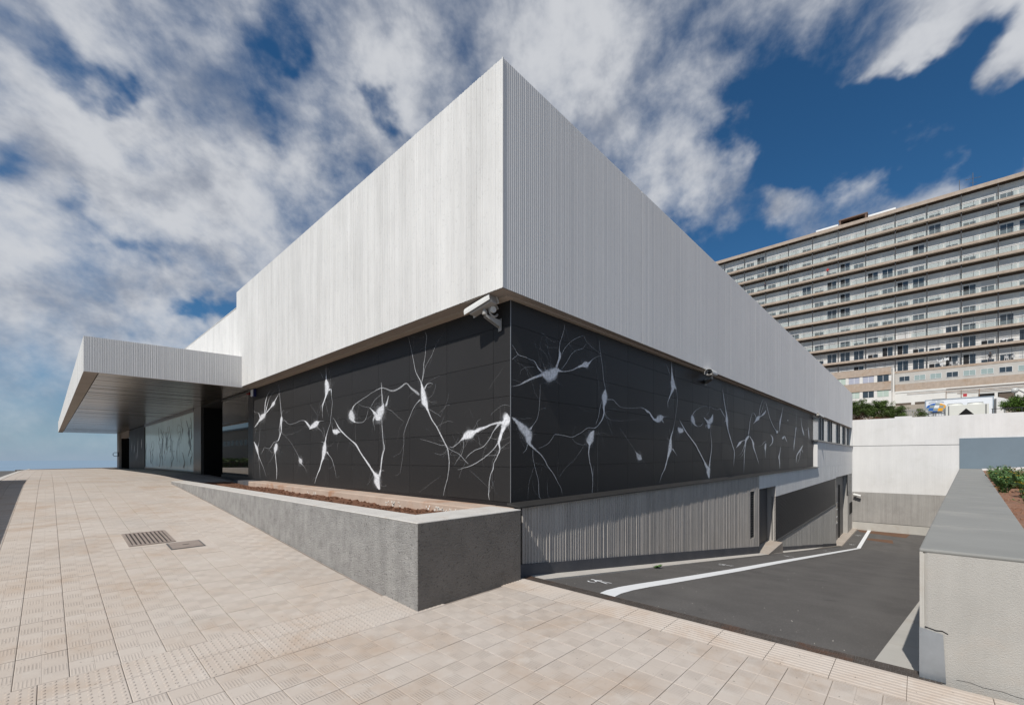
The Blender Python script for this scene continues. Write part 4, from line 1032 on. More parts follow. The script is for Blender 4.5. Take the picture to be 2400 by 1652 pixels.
# first service door, in a recess with landing
d_ = empty('service_door', (17.6, 4.2, -1.5)); d_.parent = BL; d_.location = (17.6 - 20, 4.2 - 12, -1.5); WL[d_.name] = (17.6, 4.2, -1.5)
b = MB(); b.box(16.47, 18.83, 4.205, 4.26, -2.0, .52); part('door_surround', b, mat('door_surround_dark', (.075, .076, .08), .5, .05), d_)
b = MB(); b.box(16.55, 17.75, 4.19, 4.204, -1.56, .48); part('door_leaf', b, m_door, d_)
b = MB(); b.box(16.62, 16.66, 4.13, 4.19, -.6, -.42); part('handle', b, m_trim, d_)
b = MB()
b.hexa([(16.40, 3.66, -2.6), (18.86, 3.66, -2.6), (18.86, 4.21, -2.6), (16.40, 4.21, -2.6), (16.40, 3.66, -1.66), (18.86, 3.70, -1.575), (18.86, 4.21, -1.56), (16.40, 4.21, -1.60)])
part('landing', b, mat('landing_concrete', (.40, .35, .30), .9, .12, 3, bump=.3, stain=(.36, .25, .17), stainamt=.3), BL, bevel=.01)
# big louvre
lo_ = empty('louvre', (27, YW, -.7)); lo_.parent = BL; lo_.location = (27 - 20, YW - 12, -.7); WL[lo_.name] = (27, YW, -.7)
b = MB(); b.hexa([(LV0, YW + .10, lb(LV0)), (LV1 + .1, YW + .10, lb(LV1)), (LV1 + .1, YW + .13, lb(LV1)), (LV0, YW + .13, lb(LV0)), (LV0, YW + .10, lt(LV0)), (LV1 + .1, YW + .10, lt(LV1)), (LV1 + .1, YW + .13, lt(LV1)), (LV0, YW + .13, lt(LV0))]); part('backing', b, m_dark, lo_)
b = MB(); ns = 30
for i in range(ns):
    t0 = (i + .15) / ns; t1 = (i + .55) / ns
    za, zb_ = lerp(lb(LV0), lt(LV0), t0), lerp(lb(LV1), lt(LV1), t0); zc, zd = lerp(lb(LV0), lt(LV0), t1), lerp(lb(LV1), lt(LV1), t1)
    b.hexa([(LV0, YW - .002, za), (LV1, YW - .002, zb_), (LV1, YW + .055, zb_ + .03), (LV0, YW + .055, za + .03), (LV0, YW - .002, zc), (LV1, YW - .002, zd), (LV1, YW + .055, zd + .03), (LV0, YW + .055, zc + .03)])
tag(part('slats', b, m_louv, lo_), kind='stuff')
b = MB()
b.hexa([(LV0, YW - .02, lb(LV0) - .05), (LV1, YW - .02, lb(LV1) - .05), (LV1, YW + .06, lb(LV1) - .05), (LV0, YW + .06, lb(LV0) - .05), (LV0, YW - .02, lb(LV0)), (LV1, YW - .02, lb(LV1)), (LV1, YW + .06, lb(LV1) + .01), (LV0, YW + .06, lb(LV0) + .01)])
part('frame', b, m_frame, lo_)
# second recess with glazed door
d_ = empty('glazed_door', (38, 4.2, -4.3)); d_.parent = BL; d_.location = (38 - 20, 4.2 - 12, -4.3); WL[d_.name] = (38, 4.2, -4.3)
b = MB(); b.box(35.6, 42.1, 4.205, 4.3, -4.4, .3); part('door_surround', b, mat('recess_grey', (.20, .195, .185), .7, .06), d_)
b = MB(); b.box(36.2, 38.9, 4.18, 4.204, -4.25, -.55); part('door_leaf', b, mat('mid_grey_door', (.17, .17, .172), .5, .04), d_)
b = MB(); b.box(37.0, 38.3, 4.165, 4.179, -3.0, -1.6); part('glass', b, m_glassdk, d_)
b = MB()
for z in (-1.6, -2.1, -2.62, -3.05): b.box(36.9, 38.4, 4.15, 4.164, z, z + .06)
b.box(36.9, 36.98, 4.15, 4.164, -3.0, -1.6)
part('glazing_bars', b, m_hfr, d_)
b = MB(); b.box(39.3, 39.9, 4.17, 4.204, -4.25, -.4); part('dark_gap', b, m_dark, d_)
# pier: small louvre, dark opening, foot
v_ = empty('vent', (43.6, YW, -.5)); v_.parent = BL; v_.location = (43.6 - 20, YW - 12, -.5); WL[v_.name] = (43.6, YW, -.5)
b = MB(); b.box(42.12, XE, YW + .06, YW + .1, -1.35, .3); part('backing', b, m_dark, v_)
b = MB(); b.box(42.1, 42.5, YW - .006, YW + .06, -1.35, .3); b.box(42.5, XE, YW - .004, YW + .05, -1.45, -1.34); part('frame', b, m_frame, v_)
q = MB(); q.hexa([(0, 0, 0), (XE - 42.52, 0, 0), (XE - 42.52, .05, .05), (0, .05, .05), (0, 0, .045), (XE - 42.52, 0, .045), (XE - 42.52, .05, .095), (0, .05, .095)]); sme = q.mesh('slat', m_frame)
for i in range(14): link('slat', sme, v_, (42.51, YW, -1.33 + i * .118))
b = MB(); b.box(43.15, XE - .05, YW - .012, YW - .002, -2.9, -2.0); part('dark_opening', b, m_dark, BL)
# strip window at the far end
wn = empty('strip_window', (36, MY, 3)); wn.parent = BL; wn.location = (36 - 20, MY - 12, 3); WL[wn.name] = (36, MY, 3)
pe = [28.16, 30.45, 31.45, 33.95, 34.85, 37.9, 38.8, 41.3, 42.05, 44.15, 45.3]
for a, c in zip(pe, pe[1:]):
    q = MB(); q.box(a + .06, c - .06, MY + .02, MY + .035, 2.56, 3.96); part('pane', q, m_winglass, wn)
for x in pe[1:-1]:
    q = MB(); q.box(x - .06, x + .06, MY - .05, MY + .05, 2.55, zs(x) - .005); part('mullion', q, m_frame, wn)
b = MB(); b.box(28.16, XE, MY - .22, MY + .04, 2.472, 2.55); part('sill', b, m_frame, wn)
b = MB(); b.box(28.16, XE, MY + .2, MY + .25, 2.4, 4.0); part('blind', b, mat('pale_blind', (.6, .6, .57), .9, .03), wn)

# ------------------------------------------------------------------ canopy and entrance
cn = empty('canopy', (2.3, 30, 4)); cn.parent = BL; cn.location = (2.3 - 20, 30 - 12, 4); WL[cn.name] = (2.3, 30, 4)
CX, CY0, CY1, CB, CT = .60, 14.94, 53.0, 3.715, 4.585
b = MB()
ribbed(b, (CX, CY0), (1, 0), (0, -1), XB - CX + .008, lambda s: CB, lambda s: CT + .02 * s, 31, wr=(.014, .03), depth=.0035)
part('front_fascia', b, m_whiteR, cn)
b = MB(); ribbed(b, (CX, CY1), (0, -1), (-1, 0), CY1 - CY0, lambda s: CB, lambda s: CT, 32, wr=(.03, .09), depth=.003); part('side_fascia', b, m_white, cn)
b = MB(); b.hexa([(CX + .01, CY0 + .01, CT - .2), (XB + .02, CY0 + .01, CT - .2), (XB + .02, CY1, CT - .2), (CX + .01, CY1, CT - .2), (CX + .01, CY0 + .01, CT - .006), (XB + .02, CY0 + .01, CT + .05), (XB + .02, CY1, CT + .05), (CX + .01, CY1, CT - .006)]); part('roof', b, m_whiteB, cn)
b = MB(); b.box(CX + .003, CX + .26, CY0 + .003, CY1, CB + .003, CB + .2); b.box(CX + .26, 4.6, CY0 + .003, CY0 + .10, CB + .003, CB + .2); part('soffit_border', b, m_soffit, cn)
b = MB(); b.box(CX + .265, 4.9, CY0 + .11, CY1, CB + .06, CB + .1); part('soffit_backing', b, m_dark, cn)
q = MB(); q.box(0, 4.55 - (CX + .285), 0, .292, 0, .03); pme = q.mesh('soffit_plank', m_plank)
for i in range(126):
    link('soffit_plank', pme, cn, (CX + .285, CY0 + .115 + i * .30, CB + .02 + rnd.uniform(-.003, .003)), (rnd.uniform(-.012, .012), 0, 0))
# facade under the canopy
en = empty('entrance_front', (MX, 30, .9)); en.parent = BL; en.location = (MX - 20, 30 - 12, .9); WL[en.name] = (MX, 30, .9)
b = MB(); b.box(MX + .002, MX + .25, 15.10, 15.58, .80, 3.73); part('door_jamb', b, m_trim, en)
b = MB(); b.box(MX + .06, MX + .075, 15.58, 18.80, .98, 3.70); part('glass_screen', b, m_glassdk, en)
b = MB(); b.box(MX + .02, MX + .10, 15.58, 18.80, .80, .98); part('glass_sill', b, m_trim, en)
b = MB(); b.box(MX + .02, MX + .1, 15.58, 18.80, 3.66, 3.72); part('glass_head', b, m_trim, en)
b = MB(); b.box(MX + 1.6, MX + 1.65, 18.8, 21.8, .7, 3.75); b.box(MX + .1, MX + 1.6, 18.76, 18.80, .7, 3.75); b.box(MX + .1, MX + 1.6, 21.8, 21.84, .7, 3.75); b.box(MX, MX + 1.6, 18.8, 21.8, 3.68, 3.75); part('dark_doorway', b, m_dark, en)
b = MB(); b.box(MX + .0, MX + .5, 21.84, 23.18, .75, 3.73); part('steel_jamb', b, m_steel, en)
b = MB(); b.box(MX + .03, MX + .06, 23.2, 37.2, .97, 3.60); tg = part('printed_glass_wall', b, m_teal, en)
b = MB(); b.box(MX, MX + .1, 23.18, 37.25, .75, .97); part('glass_wall_sill', b, m_steel, en)
b = MB(); b.box(MX - .01, MX + .1, 23.18, 37.25, 3.60, 3.73); part('glass_wall_head', b, m_steel, en)
rq = random.Random(77); tx = []
for i in range(30):
    y = rq.uniform(23.5, 37.0); z = rq.uniform(1.6, 3.5); row = [rq.choice((55, 70, 90))]; w = rq.uniform(.015, .05); n = rq.randint(5, 9)
    for j in range(n):
        ww = w * (1.8 if j == n // 2 else 1) * (1 - .6 * abs(j - n / 2) / n)
        row += [int(y * 1000), int(z * 1000), int(ww * 2200), int(ww * 200)]
        y += rq.uniform(-.28, .28); z -= rq.uniform(.12, .32)
        if z < 1.05: break
    tx.append(' '.join(map(str, row)))
    if rq.random() < .6:
        y = row[1 + 8] / 1000; z = row[2 + 8] / 1000; r2 = [60]; sgn = rq.choice((-1, 1))
        for j in range(4):
            r2 += [int(y * 1000), int(z * 1000), 30 - 6 * j, 12]; y += sgn * rq.uniform(.15, .4); z -= rq.uniform(-.1, .2)
        tx.append(' '.join(map(str, r2)))
strokes('\n'.join(tx), lambda s, z, o: (MX + .028 - o, min(max(s, 23.25), 37.15), min(max(z, .99), 3.58)), 'neuron_print', m_inkdark, en)
for i in range(7):
    b = MB(); b.box(MX + .0, MX + .02, 37.27 + i * 1.13, 37.27 + i * 1.13 + 1.123, .7, 3.70); part('panel', b, m_panel, en)
b = MB(); b.box(MX + .021, MX + .2, 37.25, 45.3, .6, 3.72); part('backing', b, m_back, en)
b = MB(); b.box(MX + 1.2, MX + 1.25, 45.2, 50.6, .5, 3.3); b.box(MX + .02, MX + 1.2, 50.6, 50.65, .5, 3.3); b.box(MX + .02, MX + 1.2, 45.15, 45.2, .5, 3.3); part('dark_doorway', b, m_dark, en)
b = MB(); b.box(MX - .02, MX + .3, 45.2, 50.6, 3.25, 3.73); part('door_lintel', b, m_soffit, en)
b = MB(); b.box(MX - .12, MX + .5, 50.7, 52.4, .4, 3.73); part('end_pier', b, m_ribgrey, en)
tx = '90 38500 2900 60 10 38600 2500 90 20 38700 2200 30 10\n90 40200 3100 20 5 40400 2500 60 20 40500 1900 90 20 40550 1500 20 5\n80 42000 2600 20 5 42200 2200 100 30 42400 1900 30 10\n80 43500 3000 15 5 43600 2400 80 20 43700 2000 20 5\n80 41000 2000 20 5 41200 1700 80 20 41300 1300 20 5'
neurons(tx, lambda s, z, o: (MX - .003 - o, s, z), 'neuron_print', m_ink, en)
# wall behind the mural and entrance: building mass
b = MB(); b.box(MX + .06, 43, MY + .35, 15.0, .2, 3.79); b.box(MX + 2.0, 43, 15.0, 52, .2, 3.79); b.box(MX + .26, MX + 2, 37.4, 45.1, .4, 3.75)
part('inner_mass', b, m_dark, BL)
b = MB(); b.box(43, 44.9, 4.8, 52, -4, 3.9); part('inner_mass', b, m_dark, BL)
# ------------------------------------------------------------------ wall cameras
def cctv(loc, aim, base, label, L=.38, loop=False, arm_z=-.11, rad=.085):
    """loc: centre of the housing, aim: unit vector of the lens, base: point on the wall"""
    root = empty('security_camera', base, label, 'camera', 'security cameras on the walls')
    aim = Vector(aim).normalized(); rgt = aim.cross(Vector((0, 0, 1))).normalized(); up = rgt.cross(aim).normalized()
    loc = Vector(loc); base = Vector(base)
    def W(a, r, u): return tuple(loc + aim * a + rgt * r + up * u)
    def P(name, q, m, par=root, smooth=False): return part(name, q, m, par, smooth)
    q = MB(); w, h = rad * .72, rad * .62
    q.hexa([W(-L / 2, -w, -h), W(L / 2, -w, -h), W(L / 2, w, -h), W(-L / 2, w, -h), W(-L / 2, -w, h), W(L / 2, -w, h), W(L / 2, w, h), W(-L / 2, w, h)])
    hs = P('housing', q, m_camg)
    bv = hs.modifiers.new('bevel', 'BEVEL'); bv.width = .012; bv.segments = 2
    q = MB(); n = 10; a0, a1 = -L / 2 - .01, L / 2 + .07                                     # arched sun shield
    ring = [(math.cos(t), math.sin(t)) for t in [math.pi * i / n for i in range(n + 1)]]
    for (c0, s0), (c1, s1) in zip(ring, ring[1:]):
        for rr in (rad, rad - .006):
            q.quad(W(a0, c0 * rr, s0 * rr * .9), W(a1, c0 * rr, s0 * rr * .9), W(a1, c1 * rr, s1 * rr * .9), W(a0, c1 * rr, s1 * rr * .9))
        for a in (a0, a1):
            q.quad(W(a, c0 * rad, s0 * rad * .9), W(a, c1 * rad, s1 * rad * .9), W(a, c1 * (rad - .006), s1 * (rad - .006) * .9), W(a, c0 * (rad - .006), s0 * (rad - .006) * .9))
    for s in (-1, 1): q.hexa([W(a0, s * rad, -.035), W(a1, s * rad, -.035), W(a1, s * (rad - .006), -.035), W(a0, s * (rad - .006), -.035), W(a0, s * rad, 0), W(a1, s * rad, 0), W(a1, s * (rad - .006), 0), W(a0, s * (rad - .006), 0)])
    P('sun_shield', q, m_camw)
    q = MB(); q.poly([W(L / 2 + .002, .042 * math.cos(t), .042 * math.sin(t)) for t in [i * math.pi / 6 for i in range(12)]]); P('lens', q, m_glassdk, hs)
    mount = Vector(W(-.02, 0, arm_z)); bz = Vector((base.x, base.y, base.z))
    q = MB(); q.tube([W(-.02, 0, -h), tuple(mount)], .024, 8); q.tube([tuple(mount + Vector((0, 0, .02))), tuple(mount - Vector((0, 0, .03)))], .035, 8); P('swivel', q, m_camg)
    nrm = (mount - bz); nrm.z = 0; nrm.normalize(); sid = Vector((-nrm.y, nrm.x, 0))
    tp = bz + Vector((0, 0, .04))
    q = MB()
    for s in (-.028, .028):
        a, c, d = tp + sid * s, mount + sid * s - Vector((0, 0, .03)), bz - Vector((0, 0, .06)) + sid * s
        o3 = sid * .004
        q.poly([a + o3, c + o3, c + o3 - Vector((0, 0, .03)), d + o3]); q.poly([a - o3, c - o3, c - o3 - Vector((0, 0, .03)), d - o3])
        q.quad(a + o3, a - o3, c - o3, c + o3); q.quad(d + o3, d - o3, c - o3 - Vector((0, 0, .03)), c + o3 - Vector((0, 0, .03)))
    q.quad(tp + sid * .03, tp - sid * .03, mount - sid * .03 - Vector((0, 0, .03)), mount + sid * .03 - Vector((0, 0, .03)))
    P('bracket_arm', q, m_camg)
    q = MB(); o = nrm * .006
    q.hexa([tuple(v) for v in (bz + sid * .04 - Vector((0, 0, .10)), bz - sid * .04 - Vector((0, 0, .10)), bz - sid * .04 - Vector((0, 0, .10)) + o, bz + sid * .04 - Vector((0, 0, .10)) + o, bz + sid * .04 + Vector((0, 0, .07)), bz - sid * .04 + Vector((0, 0, .07)), bz - sid * .04 + Vector((0, 0, .07)) + o, bz + sid * .04 + Vector((0, 0, .07)) + o)])
    P('wall_plate', q, m_camg)
    if loop:
        c = (mount + bz) / 2 + Vector((0, 0, .10)); q = MB()
        q.tube([c + nrm * .09 * math.cos(t) * .8 + Vector((0, 0, .085 * math.sin(t))) + sid * .035 for t in [R(-150 + i * 24) for i in range(14)]], .015, 8)
        P('cable_loop', q, m_camg, smooth=True)
        q = MB(); cc = c + nrm * .03 + sid * .05
        q.poly([cc + nrm * .045 * math.cos(t) + Vector((0, 0, .045 * math.sin(t))) for t in [i * math.pi / 6 for i in range(12)]])
        q.poly([cc + nrm * .045 * math.cos(t) + Vector((0, 0, .045 * math.sin(t))) + sid * .03 for t in [-i * math.pi / 6 for i in range(12)]])
        for i in range(12):
            t, u = i * math.pi / 6, (i + 1) * math.pi / 6
            q.quad(*[cc + nrm * .045 * math.cos(a) + Vector((0, 0, .045 * math.sin(a))) + sid * e for a, e in ((t, 0), (u, 0), (u, .03), (t, .03))])
        P('junction_box', q, m_camw)
cctv((4.11, 4.40, 3.70), (-.05, 1, -.22), (4.355, 4.30, 3.48), 'large white security camera with cable loop under the front corner soffit', L=.42, loop=True, rad=.095)
cctv((11.55, 3.84, 3.74), (-.95, -.10, -.05), (11.85, 4.095, 3.60), 'white security camera halfway along the side mural', L=.42, rad=.10)
cctv((28.2, 3.84, 3.84), (1, -.22, -.2), (28.1, 4.095, 3.72), 'pale security camera where the side mural meets the strip window', L=.5, rad=.11)
cctv((45.10, 3.62, -1.46), (-.12, -1, -.22), (45.395, 3.80, -1.60), 'white security camera on the far retaining wall beside the building end', L=.42, rad=.10)
si = empty('alarm_siren', (MX, 14.93, 3.6), 'small white alarm siren with dark blue side at the end of the front mural', 'siren')
b = MB(); b.box(MX - .07, MX - .005, 14.78, 15.02, 3.46, 3.69); part('body', b, m_blueplas, si)
b = MB(); b.box(MX - .10, MX - .071, 14.82, 15.00, 3.47, 3.68); part('cover', b, m_camw, si, bevel=.02)
be = empty('alarm_bell', (MX, 15.36, 3.6), 'small dark red alarm bell beside the entrance glass', 'bell')
b = MB(); b.box(MX - .05, MX - .001, 15.30, 15.44, 3.57, 3.65); part('back_box', b, m_red, be)
b = MB(); b.lathe((MX - .05, 15.36, 3.57), [(.06, 0), (.07, .02), (.04, .05)], 12); part('gong', b, m_red, be)
hr = empty('wall_hoop', (4.1, 51.4, 1.8), 'small dark metal hoop on the pier at the far end of the canopy', 'hoop')
b = MB(); b.tube([(4.2, 51.0, 1.72), (3.95, 51.0, 1.72), (3.87, 51.0, 1.80), (3.87, 51.0, 1.95), (3.95, 51.0, 2.03), (4.2, 51.0, 2.03)], .025, 6); part('ring', b, m_rail, hr)
b = MB(); b.box(4.18, 4.235, 50.9, 51.1, 1.68, 2.07); part('plate', b, m_rail, hr)

# ------------------------------------------------------------------ low retaining wall on the right
lw = empty('low_retaining_wall', (4.6, -.4, 0), 'low thick retaining wall with grey painted top at the right of the driveway', 'wall')
def yi(x): return -.74 - .0668 * (x - 6.32)                         # inner edge of the top
def wt(x): return .935 - .0035 * (x - 4.4)
b = MB()
xsw = [4.4, 6, 8, 12, 18, 25, 32, 36, 45.35]
for a, c in zip(xsw, xsw[1:]):
    b.hexa([(a, yi(a), ramp(a) - .6), (c, yi(c), ramp(c) - .6), (c, yw(c), ramp(c) - .6), (a, yw(a), ramp(a) - .6), (a, yi(a), wt(a) - .01), (c, yi(c), wt(c) - .01), (c, yw(c), wt(c) - .01), (a, yw(a), wt(a) - .01)])
part('wall_body', b, m_gutter, lw)
b = MB(); nseg = 26
fx = lambda t: .0
pts = [(4.40, -.03), (4.40, -4.5)]
b.hexa([(4.385, -4.5, -.2), (4.75, -4.5, -.2), (4.75, -.035, -.2), (4.385, -.035, -.2), (4.385, -4.5, .925), (4.75, -4.5, .925), (4.75, -.035, .925), (4.385, -.035, .925)])
fr = part('front_render', b, m_render, lw, bevel=.02)
b = MB(); b.tube([(4.395, -.03, .33), (4.393, -.028, .6), (4.395, -.03, .90)], .012, 8); b.box(4.383, 4.42, -.03, -.012, .33, .91); part('edge_bead', b, m_gutter, lw)
b = MB(); b.hexa([(4.374, -.150, -.01), (4.384, -.150, -.01), (4.384, -.010, -.01), (4.374, -.010, -.01), (4.374, -.135, .33), (4.384, -.135, .33), (4.384, -.010, .355), (4.374, -.010, .355)]); part('corner_plate', b, m_galv, lw)
b = MB()
for a, c in zip(xsw, xsw[1:]):
    a2 = a - .02 if a == 4.4 else a
    b.hexa([(a2, yi(a), wt(a) - .03), (c, yi(c), wt(c) - .03), (c, yw(c) + .012, wt(c) - .03), (a2, yw(a) + .012, wt(a) - .03), (a2, yi(a), wt(a)), (c, yi(c), wt(c)), (c, yw(c) + .012, wt(c)), (a2, yw(a) + .012, wt(a))])
b.hexa([(4.38, -4.5, .90), (6.0, -4.5, .90), (6.0, yi(6) - .001, .90), (4.38, yi(4.4) - .001, .90), (4.38, -4.5, wt(4.4)), (6.0, -4.5, wt(6)), (6.0, yi(6) - .001, wt(6)), (4.38, yi(4.4) - .001, wt(4.4))])
part('painted_top', b, m_topgrey, lw, bevel=.012)
b = MB(); rnd = random.Random(4)
def crack(pts, w):
    for (y0, z0), (y1, z1) in zip(pts, pts[1:]): b.quad((4.3835, y0, z0 - w), (4.3835, y1, z1 - w), (4.3835, y1, z1 + w), (4.3835, y0, z0 + w))
crack([(-.20, .03), (-.27, .035), (-.33, .022), (-.42, .026), (-.48, .015), (-.56, .012)], .0012)
crack([(-.16, .34), (-.13, .355), (-.10, .35), (-.04, .365)], .004)
part('crack', b, m_dark, lw)
# soil bed behind it
b = MB(); nx, ny = 60, 20; gv = {}; rnd = random.Random(9)
for i in range(nx + 1):
    for j in range(ny + 1):
        x = 6.0 + i * 39.3 / nx; y = yi(x) - j * 14 / ny
        gv[i, j] = len(b.v); b.v.append((x, y, .80 + rnd.uniform(-.03, .03) - .003 * (x - 6) + .02 * j / ny))
for i in range(nx):
    for j in range(ny): b.f.append((gv[i, j], gv[i, j + 1], gv[i + 1, j + 1], gv[i + 1, j])); b.mi.append(0)
for _ in range(2600):
    x = 6.2 + rnd.random() ** 1.6 * 22; y = yi(x) - .03 - rnd.random() * 2.2; s = rnd.uniform(.008, .035); z = .80 - .003 * (x - 6)
    b.hexa([(x - s, y - s, z - s), (x + s, y - s, z - s), (x + s, y + s, z - s), (x - s, y + s, z - s), (x - s * .6, y - s * .5, z + s * .8), (x + s * .5, y - s * .6, z + s * .7), (x + s * .6, y + s * .5, z + s * .9), (x - s * .5, y + s * .6, z + s * .6)])
structure('planting_bed', b, mat('red_bed_soil', (.235, .125, .08), .95, .3, 7, bump=.8, bscale=50, stain=(.38, .27, .19), stainamt=.5, stainscale=3, dist=.02))
# weeds on the bed
def weed(x, y, z, h, n, seed, label, flower=0, spiky=False):
    rr = random.Random(seed); root = empty('weed_plant', (x, y, z), label, 'plant', 'weeds on the planting bed')
    st = MB(); lf = MB(); fl = MB()
    for i in range(n):
        a = rr.uniform(0, 6.28); ln = h * rr.uniform(.45, 1.0); sp = rr.uniform(.1, .5) * h * (1.4 if spiky else 1)
        p0 = Vector((x + rr.uniform(-.06, .06), y + rr.uniform(-.06, .06), z - .02)); tip = p0 + Vector((math.cos(a) * sp, math.sin(a) * sp, ln)); mid = (p0 + tip) / 2 + Vector((rr.uniform(-.04, .04), rr.uniform(-.04, .04), ln * .1))
        st.tube([p0, mid, tip], .005, 4, .002)
        for t in range(16 if not spiky else 6):
            f = rr.uniform(.08, 1); c = p0.lerp(mid, f * 2) if f < .5 else mid.lerp(tip, f * 2 - 1)
            b1 = rr.uniform(0, 6.28); dl = Vector((math.cos(b1), math.sin(b1), rr.uniform(.1, .9))).normalized(); sd = dl.cross(Vector((0, 0, 1))).normalized()
            l_ = rr.uniform(.05, .12) * (.5 + h) ; w_ = l_ * rr.uniform(.25, .45)
            lf.poly([c, c + dl * l_ * .45 + sd * w_ * .5, c + dl * l_, c + dl * l_ * .45 - sd * w_ * .5])
        if rr.random() < flower:
            c = tip if rr.random() < .5 else Vector((tip.x, tip.y, z + rr.uniform(.05, .2)))
            for q in range(7):
                t = q * .9; d = Vector((math.cos(t), math.sin(t), .3)); s_ = Vector((-math.sin(t), math.cos(t), 0))
                fl.poly([c, c + d * .025 + s_ * .012, c + d * .05, c + d * .025 - s_ * .012])
        else:
            st.lathe(tuple(tip), [(.006, -.01), (.012, .0), (.005, .014)], 5)
    part('stem', st, m_leaf2, root); part('leaves', lf, m_leaf2, root)
    if fl.f: tag(part('flowers', fl, m_flower, root), kind='stuff')
rw_ = random.Random(40)
for i in range(34):
    x = 12.4 + 15 * (i / 34) ** 1.15 + rw_.uniform(-.3, .3); y = yi(x) - .10 - (i % 4) * .38 - rw_.uniform(0, .25)
    if i < 6: y -= .12
    weed(x, y, .78 - .003 * (x - 6), rw_.uniform(.34, .5) + .01 * i * .5, 22, 100 + i, 'leafy green weed in the dense clump on the planting bed', flower=.5 if i in (4, 8, 12, 13, 17) else .05)
weed(11.6, -1.42, .76, .22, 16, 300, 'small spiky green rosette alone on the bare red soil', spiky=True)
weed(11.3, -1.95, .76, .20, 12, 301, 'small spiky rosette on the soil at the picture edge', spiky=True)
# weed at the foot of the kerb
root = empty('kerb_weed', (7.95, 3.64, ramp(7.95)), 'tiny green weed sprouting at the kerb of the driveway', 'plant'); lf = MB(); rr = random.Random(3)
for i in range(26):
    a = rr.uniform(0, 6.28); l_ = rr.uniform(.05, .13); d = Vector((math.cos(a), math.sin(a) * .6, rr.uniform(.1, .6))); c = Vector((7.95 + rr.uniform(-.05, .05), 3.64, ramp(7.95) + .01)); s_ = Vector((-d.y, d.x, 0)) * .3
    lf.poly([c, c + d * l_ * .5 + s_ * l_, c + d * l_, c + d * l_ * .5 - s_ * l_])
part('leaves', lf, m_leaf2, root)

# ------------------------------------------------------------------ white retaining wall at the end of the driveway
XR = 45.42
rw = empty('white_retaining_wall', (XR, 0, -4.3), 'tall white ribbed retaining wall closing the end of the driveway', 'wall')
b = MB(); kw2 = dict(wr=(.03, .09), gr=(.01, .02), depth=.005, side=.004)
ribbed(b, (XR, 4.2), (0, -1), (-1, 0), 22, lambda s: 2.56, lambda s: 4.69 + .002 * s, 41, **kw2)
ribbed(b, (XR - .02, 4.2), (0, -1), (-1, 0), 22, lambda s: -1.215, lambda s: 2.52, 42, **kw2)
b.quad((XR - .02, 4.2, 2.52), (XR - .02, -18, 2.52), (XR + .1, -18, 2.52), (XR + .1, 4.2, 2.52))
b.quad((XR, 4.2, 4.69), (XR, -18, 4.734), (XR + .35, -18, 4.734), (XR + .35, 4.2, 4.69))
b.box(XR + .004, XR + .35, .3, 1.3, 4.68, 4.80)
part('white_face', b, m_whiteB, rw)
b = MB(); b.box(XR + .03, XR + .33, -18, 4.2, -4.6, 4.65); part('wall_core', b, m_frame, rw)
b = MB(); ribbed(b, (XR - .015, 4.2), (0, -1), (-1, 0), 8, lambda s: -3.62, lambda s: -1.22, 43, wr=(.03, .07), depth=.012); part('grey_ribbed_base', b, mat('grey_ribbed_base', (.36, .345, .325), .85, .1, 1.2, bump=.3, streak=.18, sscale=5, stain=(.25, .235, .22), stainamt=.4), rw)
b = MB(); b.box(XR - .06, XR + .03, -4, 4.2, -4.6, -3.66); part('base_upstand', b, m_gutter, rw)
b = MB(); b.hexa([(XR - .07, -18, .80), (XR + .03, -18, .80), (XR + .03, -2.24, .80), (XR - .07, -2.24, .80), (XR - .07, -18, 3.08), (XR + .03, -18, 3.08), (XR + .03, -2.24, 3.0), (XR - .07, -2.24, 3.0)]); part('blue_panel', b, m_blue, rw)
b = MB(); b.hexa([(44.6, -18, .5), (44.9, -18, .5), (44.9, -3.3, .5), (44.6, -3.3, .5), (44.6, -18, 1.9), (44.9, -18, 1.9), (44.9, -3.3, .82), (44.6, -3.3, .82)]); part('white_base', b, m_whiteB, rw)

# ------------------------------------------------------------------ terrace behind the wall
b = MB(); b.box(XR + .34, 150, -60, 70, -7, 4.55)
b.hexa([(70, -60, 4.5), (150, -60, 4.5), (150, 70, 4.5), (70, 70, 4.5), (105, -60, 11.0), (150, -60, 11.0), (150, 70, 11.0), (105, 70, 11.0)])
structure('terrace', b, mat('terrace_ground', (.30, .26, .21), .95, .15, .4))
def bush(name, c, rx, ry, rz, nclump, nleaf, seed, label, ls=(.05, .12), m=None):
    rr = random.Random(seed); root = empty(name, (c[0], c[1], c[2] - rz), label, 'shrub', 'shrubs above the retaining wall')
    tw = MB(); lf = MB(); base = Vector((c[0], c[1], c[2] - rz))
    for i in range(nclump):
        th = rr.uniform(0, 6.28); ph = rr.uniform(-.5, 1.2); rad = rr.random() ** .45
        cc = Vector((c[0] + rx * rad * math.cos(th) * math.cos(ph), c[1] + ry * rad * math.sin(th) * math.cos(ph), c[2] + rz * rad * math.sin(ph)))
        tw.tube([base + Vector((rr.uniform(-.3, .3) * rx, rr.uniform(-.5, .5) * ry, 0)), (base + cc) / 2 + Vector((0, 0, rr.uniform(0, .2))), cc], .018, 4, .006)
        cr = rr.uniform(.16, .34)
        for q in range(nleaf):
            d = Vector((rr.gauss(0, 1), rr.gauss(0, 1), rr.gauss(0, .8))); d = d.normalized() * cr * rr.random() ** .5; p = cc + d
            u = Vector((rr.gauss(0, 1), rr.gauss(0, 1), rr.gauss(0, .6))).normalized(); w = u.cross(Vector((rr.gauss(0, 1), rr.gauss(0, 1), 1))).normalized(); l_ = rr.uniform(*ls)
            lf.poly([p - u * l_ * .5, p + w * l_ * .28, p + u * l_ * .5, p - w * l_ * .28])
    part('branches', tw, m_twig, root); part('foliage', lf, m or m_leaf, root)
